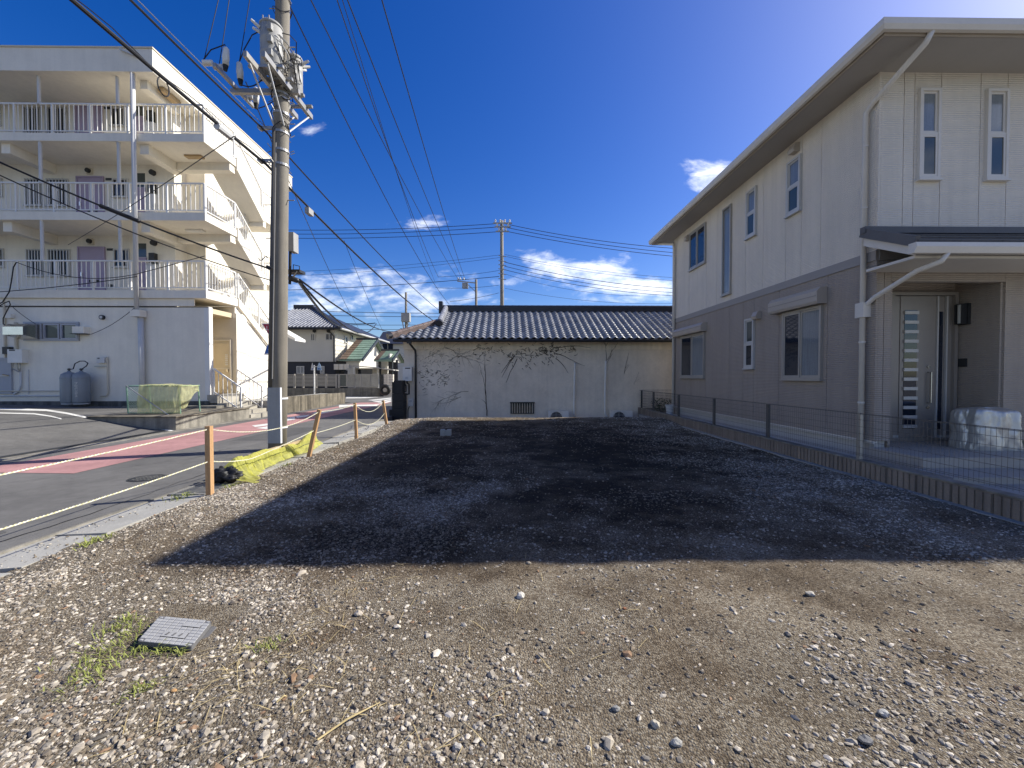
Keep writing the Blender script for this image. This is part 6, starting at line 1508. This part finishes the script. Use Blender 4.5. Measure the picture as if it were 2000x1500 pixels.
# dark roofed far house
Yd = 52.0
dh = thing('dark_roof_house', 'distant house with dark blue roof between the tile roofs', 'house', at(757, 720, Y=Yd))
a, b = at(742, 735, Y=Yd), at(800, 671, Y=Yd); MB().box(a.x, b.x, Yd, Yd+7, -.4, b.z).build('wall', bwhite, dh)
e0_, e1_, r0_, r1_ = at(734, 671, Y=Yd-.6), at(803, 671, Y=Yd-.6), at(748, 648, Y=Yd+3), at(768, 648, Y=Yd+3)
g = MB(); g.add([e0_, e1_, r1_, r0_, e0_+Vector((0,8,0)), e1_+Vector((0,8,0))], [(0,1,2,3),(3,2,5,4),(0,3,4),(1,5,2),(0,4,5,1)]); g.build('roof', mat('dark blue roof', (.025,.03,.05), .6, .15, 2), dh)
for px in (752, 763): p_ = at(px, 684, Y=Yd); MB().box(p_.x-.3, p_.x+.3, Yd-.05, Yd-.01, p_.z, p_.z+.8).build('window', glassd, dh)

# ================================================================== SMALL THINGS ON THE LOT
# square inspection hatch
K = [at(312, 1203, Z=.03), at(414, 1213, Z=.03), at(374, 1263, Z=.03), at(268, 1252, Z=.038)]
hc = thing('inspection_hatch', 'square grey plastic inspection hatch lid with a diamond tread', 'hatch', sum(K, Vector())/4-Vector((0,0,.05)))
def hp(u, v_, z=0): return K[3].lerp(K[2], u).lerp(K[0].lerp(K[1], u), v_)+Vector((0,0,z))
rc = []
for cu_, cv_, a0 in ((.95,.95,0),(.05,.95,90),(.05,.05,180),(.95,.05,270)):
    for k in range(5): a = R(a0+k*22.5); rc.append((cu_+.05*math.cos(a), cv_+.05*math.sin(a)))
g = MB(); n_ = len(rc); g.add([hp(u, v_, -.025) for u, v_ in rc]+[hp(u, v_, 0) for u, v_ in rc], [tuple(reversed(range(n_))), tuple(range(n_, 2*n_))]+[(i, (i+1) % n_, (i+1) % n_+n_, i+n_) for i in range(n_)]); g.build('lid', lidd, hc)
g = MB(); N = 9
for i in range(N):
    for j in range(N):
        if 3 <= i <= 6 and 2 <= j <= 3: continue
        if 5 <= i <= 7 and 6 <= j <= 6: continue
        u0, u1, v0, v1 = (i+.03)/N, (i+.97)/N, (j+.03)/N, (j+.97)/N; sk = .0
        if (i in (0, N-1)) and (j in (0, N-1)): u0, u1, v0, v1 = (i+.25)/N, (i+.75)/N, (j+.25)/N, (j+.75)/N
        g.add([hp(u0,v0,.0005), hp(u1,v0,.0005), hp(u1,v1,.0005), hp(u0,v1,.0005), hp(u0+.006,v0+.006,.002), hp(u1-.006,v0+.006,.002), hp(u1-.006,v1-.006,.002), hp(u0+.006,v1-.006,.002)], [(4,5,6,7),(0,1,5,4),(1,2,6,5),(2,3,7,6),(3,0,4,7)])
g.build('tread', lid, hc)
g = MB(); g.add([hp(3/N,2.05/N,.0045), hp(6.95/N,2.05/N,.0045), hp(6.95/N,3.95/N,.0045), hp(3/N,3.95/N,.0045)], [(0,1,2,3)]); g.add([hp(5/N,6.05/N,.0045), hp(7.95/N,6.05/N,.0045), hp(7.95/N,6.95/N,.0045), hp(5/N,6.95/N,.0045)], [(0,1,2,3)]); g.build('label_plate', lid, hc)
g = MB()
for k in range(3): g.add([hp((3.5+k*1.1)/N,2.5/N,.0062), hp((3.9+k*1.1)/N,2.5/N,.0062), hp((4.1+k*1.1)/N,3.5/N,.0062), hp((3.8+k*1.1)/N,3.5/N,.0062)], [(0,1,2,3)])
g.build('raised_mark', lidd, hc)
g = MB(); g.add([hp(-.02,-.06,-.08), hp(1.10,-.04,-.08), hp(1.12,1.02,-.08), hp(-.02,1.02,-.08), hp(.0,-.03,-.04), hp(1.07,-.02,-.035), hp(1.08,1.0,-.03), hp(0,1,-.04)], [(0,3,2,1),(4,5,6,7),(0,1,5,4),(1,2,6,5),(2,3,7,6),(3,0,4,7)]); g.build('collar', lidd, hc)
# weeds and straw
def blades(name, label, spots, mt, n, L0, L1, w, flat=0.0):
    g = MB()
    for (px, py, sp_) in spots:
        c = at(px, py, Z=.01)
        for i in range(n):
            p = c+Vector((rng.gauss(0,sp_), rng.gauss(0,sp_), 0)); p.z = float(lot_z(np.array(p.x), np.array(p.y)))+.004; a = rng.uniform(0,6.28); L = rng.uniform(L0,L1); d = Vector((math.cos(a), math.sin(a), 0)); s_ = Vector((-d.y, d.x, 0))*w; el = rng.uniform(.3,1.1)*(1-flat)
            m_ = p+d*L*.5*math.cos(el)+Vector((0,0,L*.55*math.sin(el)+.006)); e_ = p+d*L*math.cos(el*.6)+Vector((0,0,L*.7*math.sin(el*.6)+.004)); g.add([p-s_, p+s_, m_+s_*.8, m_-s_*.8, e_], [(0,1,2,3),(3,2,4)])
    o = g.build(name, mt, recalc=False); o['kind'] = 'stuff'; o['label'] = label; o['category'] = 'grass'; return o
blades('grass', 'yellow green weeds growing beside the hatch', [(205,1285,.07),(235,1265,.06),(190,1310,.06),(225,1230,.05),(265,1235,.05),(290,1265,.04),(180,1275,.06),(320,1268,.03),(170,1330,.05),(520,1265,.04),(275,1350,.03),(250,1215,.04),(350,1272,.03)], grassm, 42, .02, .07, .0024)
blades('grass', 'small weeds at the drain grate and apron crack', [(345,968,.06),(365,962,.05),(170,1062,.06),(195,1052,.05),(450,945,.05),(555,905,.05)], grassm, 30, .04, .12, .004)
blades('straw', 'dry straw scattered on the gravel', [(520,1275,.12),(420,1300,.12),(470,1330,.15),(600,1380,.2),(700,1150,.2),(330,1380,.15),(900,1420,.25),(650,1230,.15),(1100,1200,.4)], strawm, 22, .06, .16, .0016, .92)
# broken concrete ring, loose sticks, larger stones
cb = MB(); c = at(871, 850, Z=.0); c.z = float(lot_z(np.array(c.x), np.array(c.y)))
cb.box(c.x-.13, c.x-.03, c.y-.08, c.y+.08, c.z-.02, c.z+.15).box(c.x+.03, c.x+.13, c.y-.08, c.y+.08, c.z-.02, c.z+.15).box(c.x-.03, c.x+.03, c.y-.05, c.y+.05, c.z-.02, c.z+.13)
tag(cb.build('concrete_block', conc2), 'small broken concrete block lying alone in the shaded lot', 'block')
for (px0, py0, px1, py1, lab) in ((620,1445,742,1372,'long thin dry stick lying diagonally on the soil'), (540,1372,560,1360,'short pale stick among the white stones')):
    a, b = at(px0, py0, Z=.02), at(px1, py1, Z=.02)
    tag(MB().tube([a, a.lerp(b,.4)+Vector((.01,.01,.012)), b], [.004,.005,.002], 5).build('dry_stick', strawm), lab, 'stick')
def rock(px, py, s_, colr, label, seed):
    c = at(px, py, Z=.015); c.z = float(lot_z(np.array(c.x), np.array(c.y))); r2_ = random.Random(seed); g = MB()
    b_ = bmesh.new(); bmesh.ops.create_icosphere(b_, subdivisions=2, radius=1)
    ax_ = Vector((1, .7+.3*r2_.random(), .5+.2*r2_.random())); off_ = Vector((seed*3.1,0,0))
    g.v = [tuple(c+Vector((v2.co.x*ax_.x, v2.co.y*ax_.y, v2.co.z*ax_.z))*s_*(1+.45*mnoise.noise(v2.co*1.3+off_))+Vector((0,0,s_*.3))) for v2 in b_.verts]; b_.verts.index_update(); g.f = [tuple(v2.index for v2 in f2.verts) for f2 in b_.faces]; b_.free()
    tag(g.build('stone', mat('stone '+label, colr, .85, .18, 20, .004, 120)), label, 'stone', 'larger stones lying on the lot')
for i, (px, py, s_, cl, lab) in enumerate(((757,1195,.035,(.33,.25,.16),'rusty tan stone among the white stones'), (1280,1413,.030,(.46,.42,.34),'flat cream stone on the bare soil'), (893,1452,.032,(.40,.38,.35),'pale round stone in the middle foreground'), (1203,1385,.030,(.26,.26,.25),'round grey stone on bare soil'),
    (1322,1447,.034,(.36,.35,.32),'long pale stone lying over small gravel'), (1017,1168,.045,(.52,.50,.45),'white flat stone near the shadow edge'), (1582,1160,.045,(.46,.43,.37),'broad cream stone right of the middle'), (1725,1390,.035,(.42,.42,.40),'flat grey slab stone at the right'), (1220,1187,.018,(.34,.14,.07),'small orange brick fragment'),
    (1690,1445,.04,(.17,.17,.17),'dark grey stone in the right foreground'), (340,1348,.020,(.45,.27,.12),'small orange wood chip below the hatch'), (700,1195,.04,(.50,.44,.36),'pale tan flat stone by the rusty stone'))): rock(px, py, s_*.62, cl, lab, i+1)
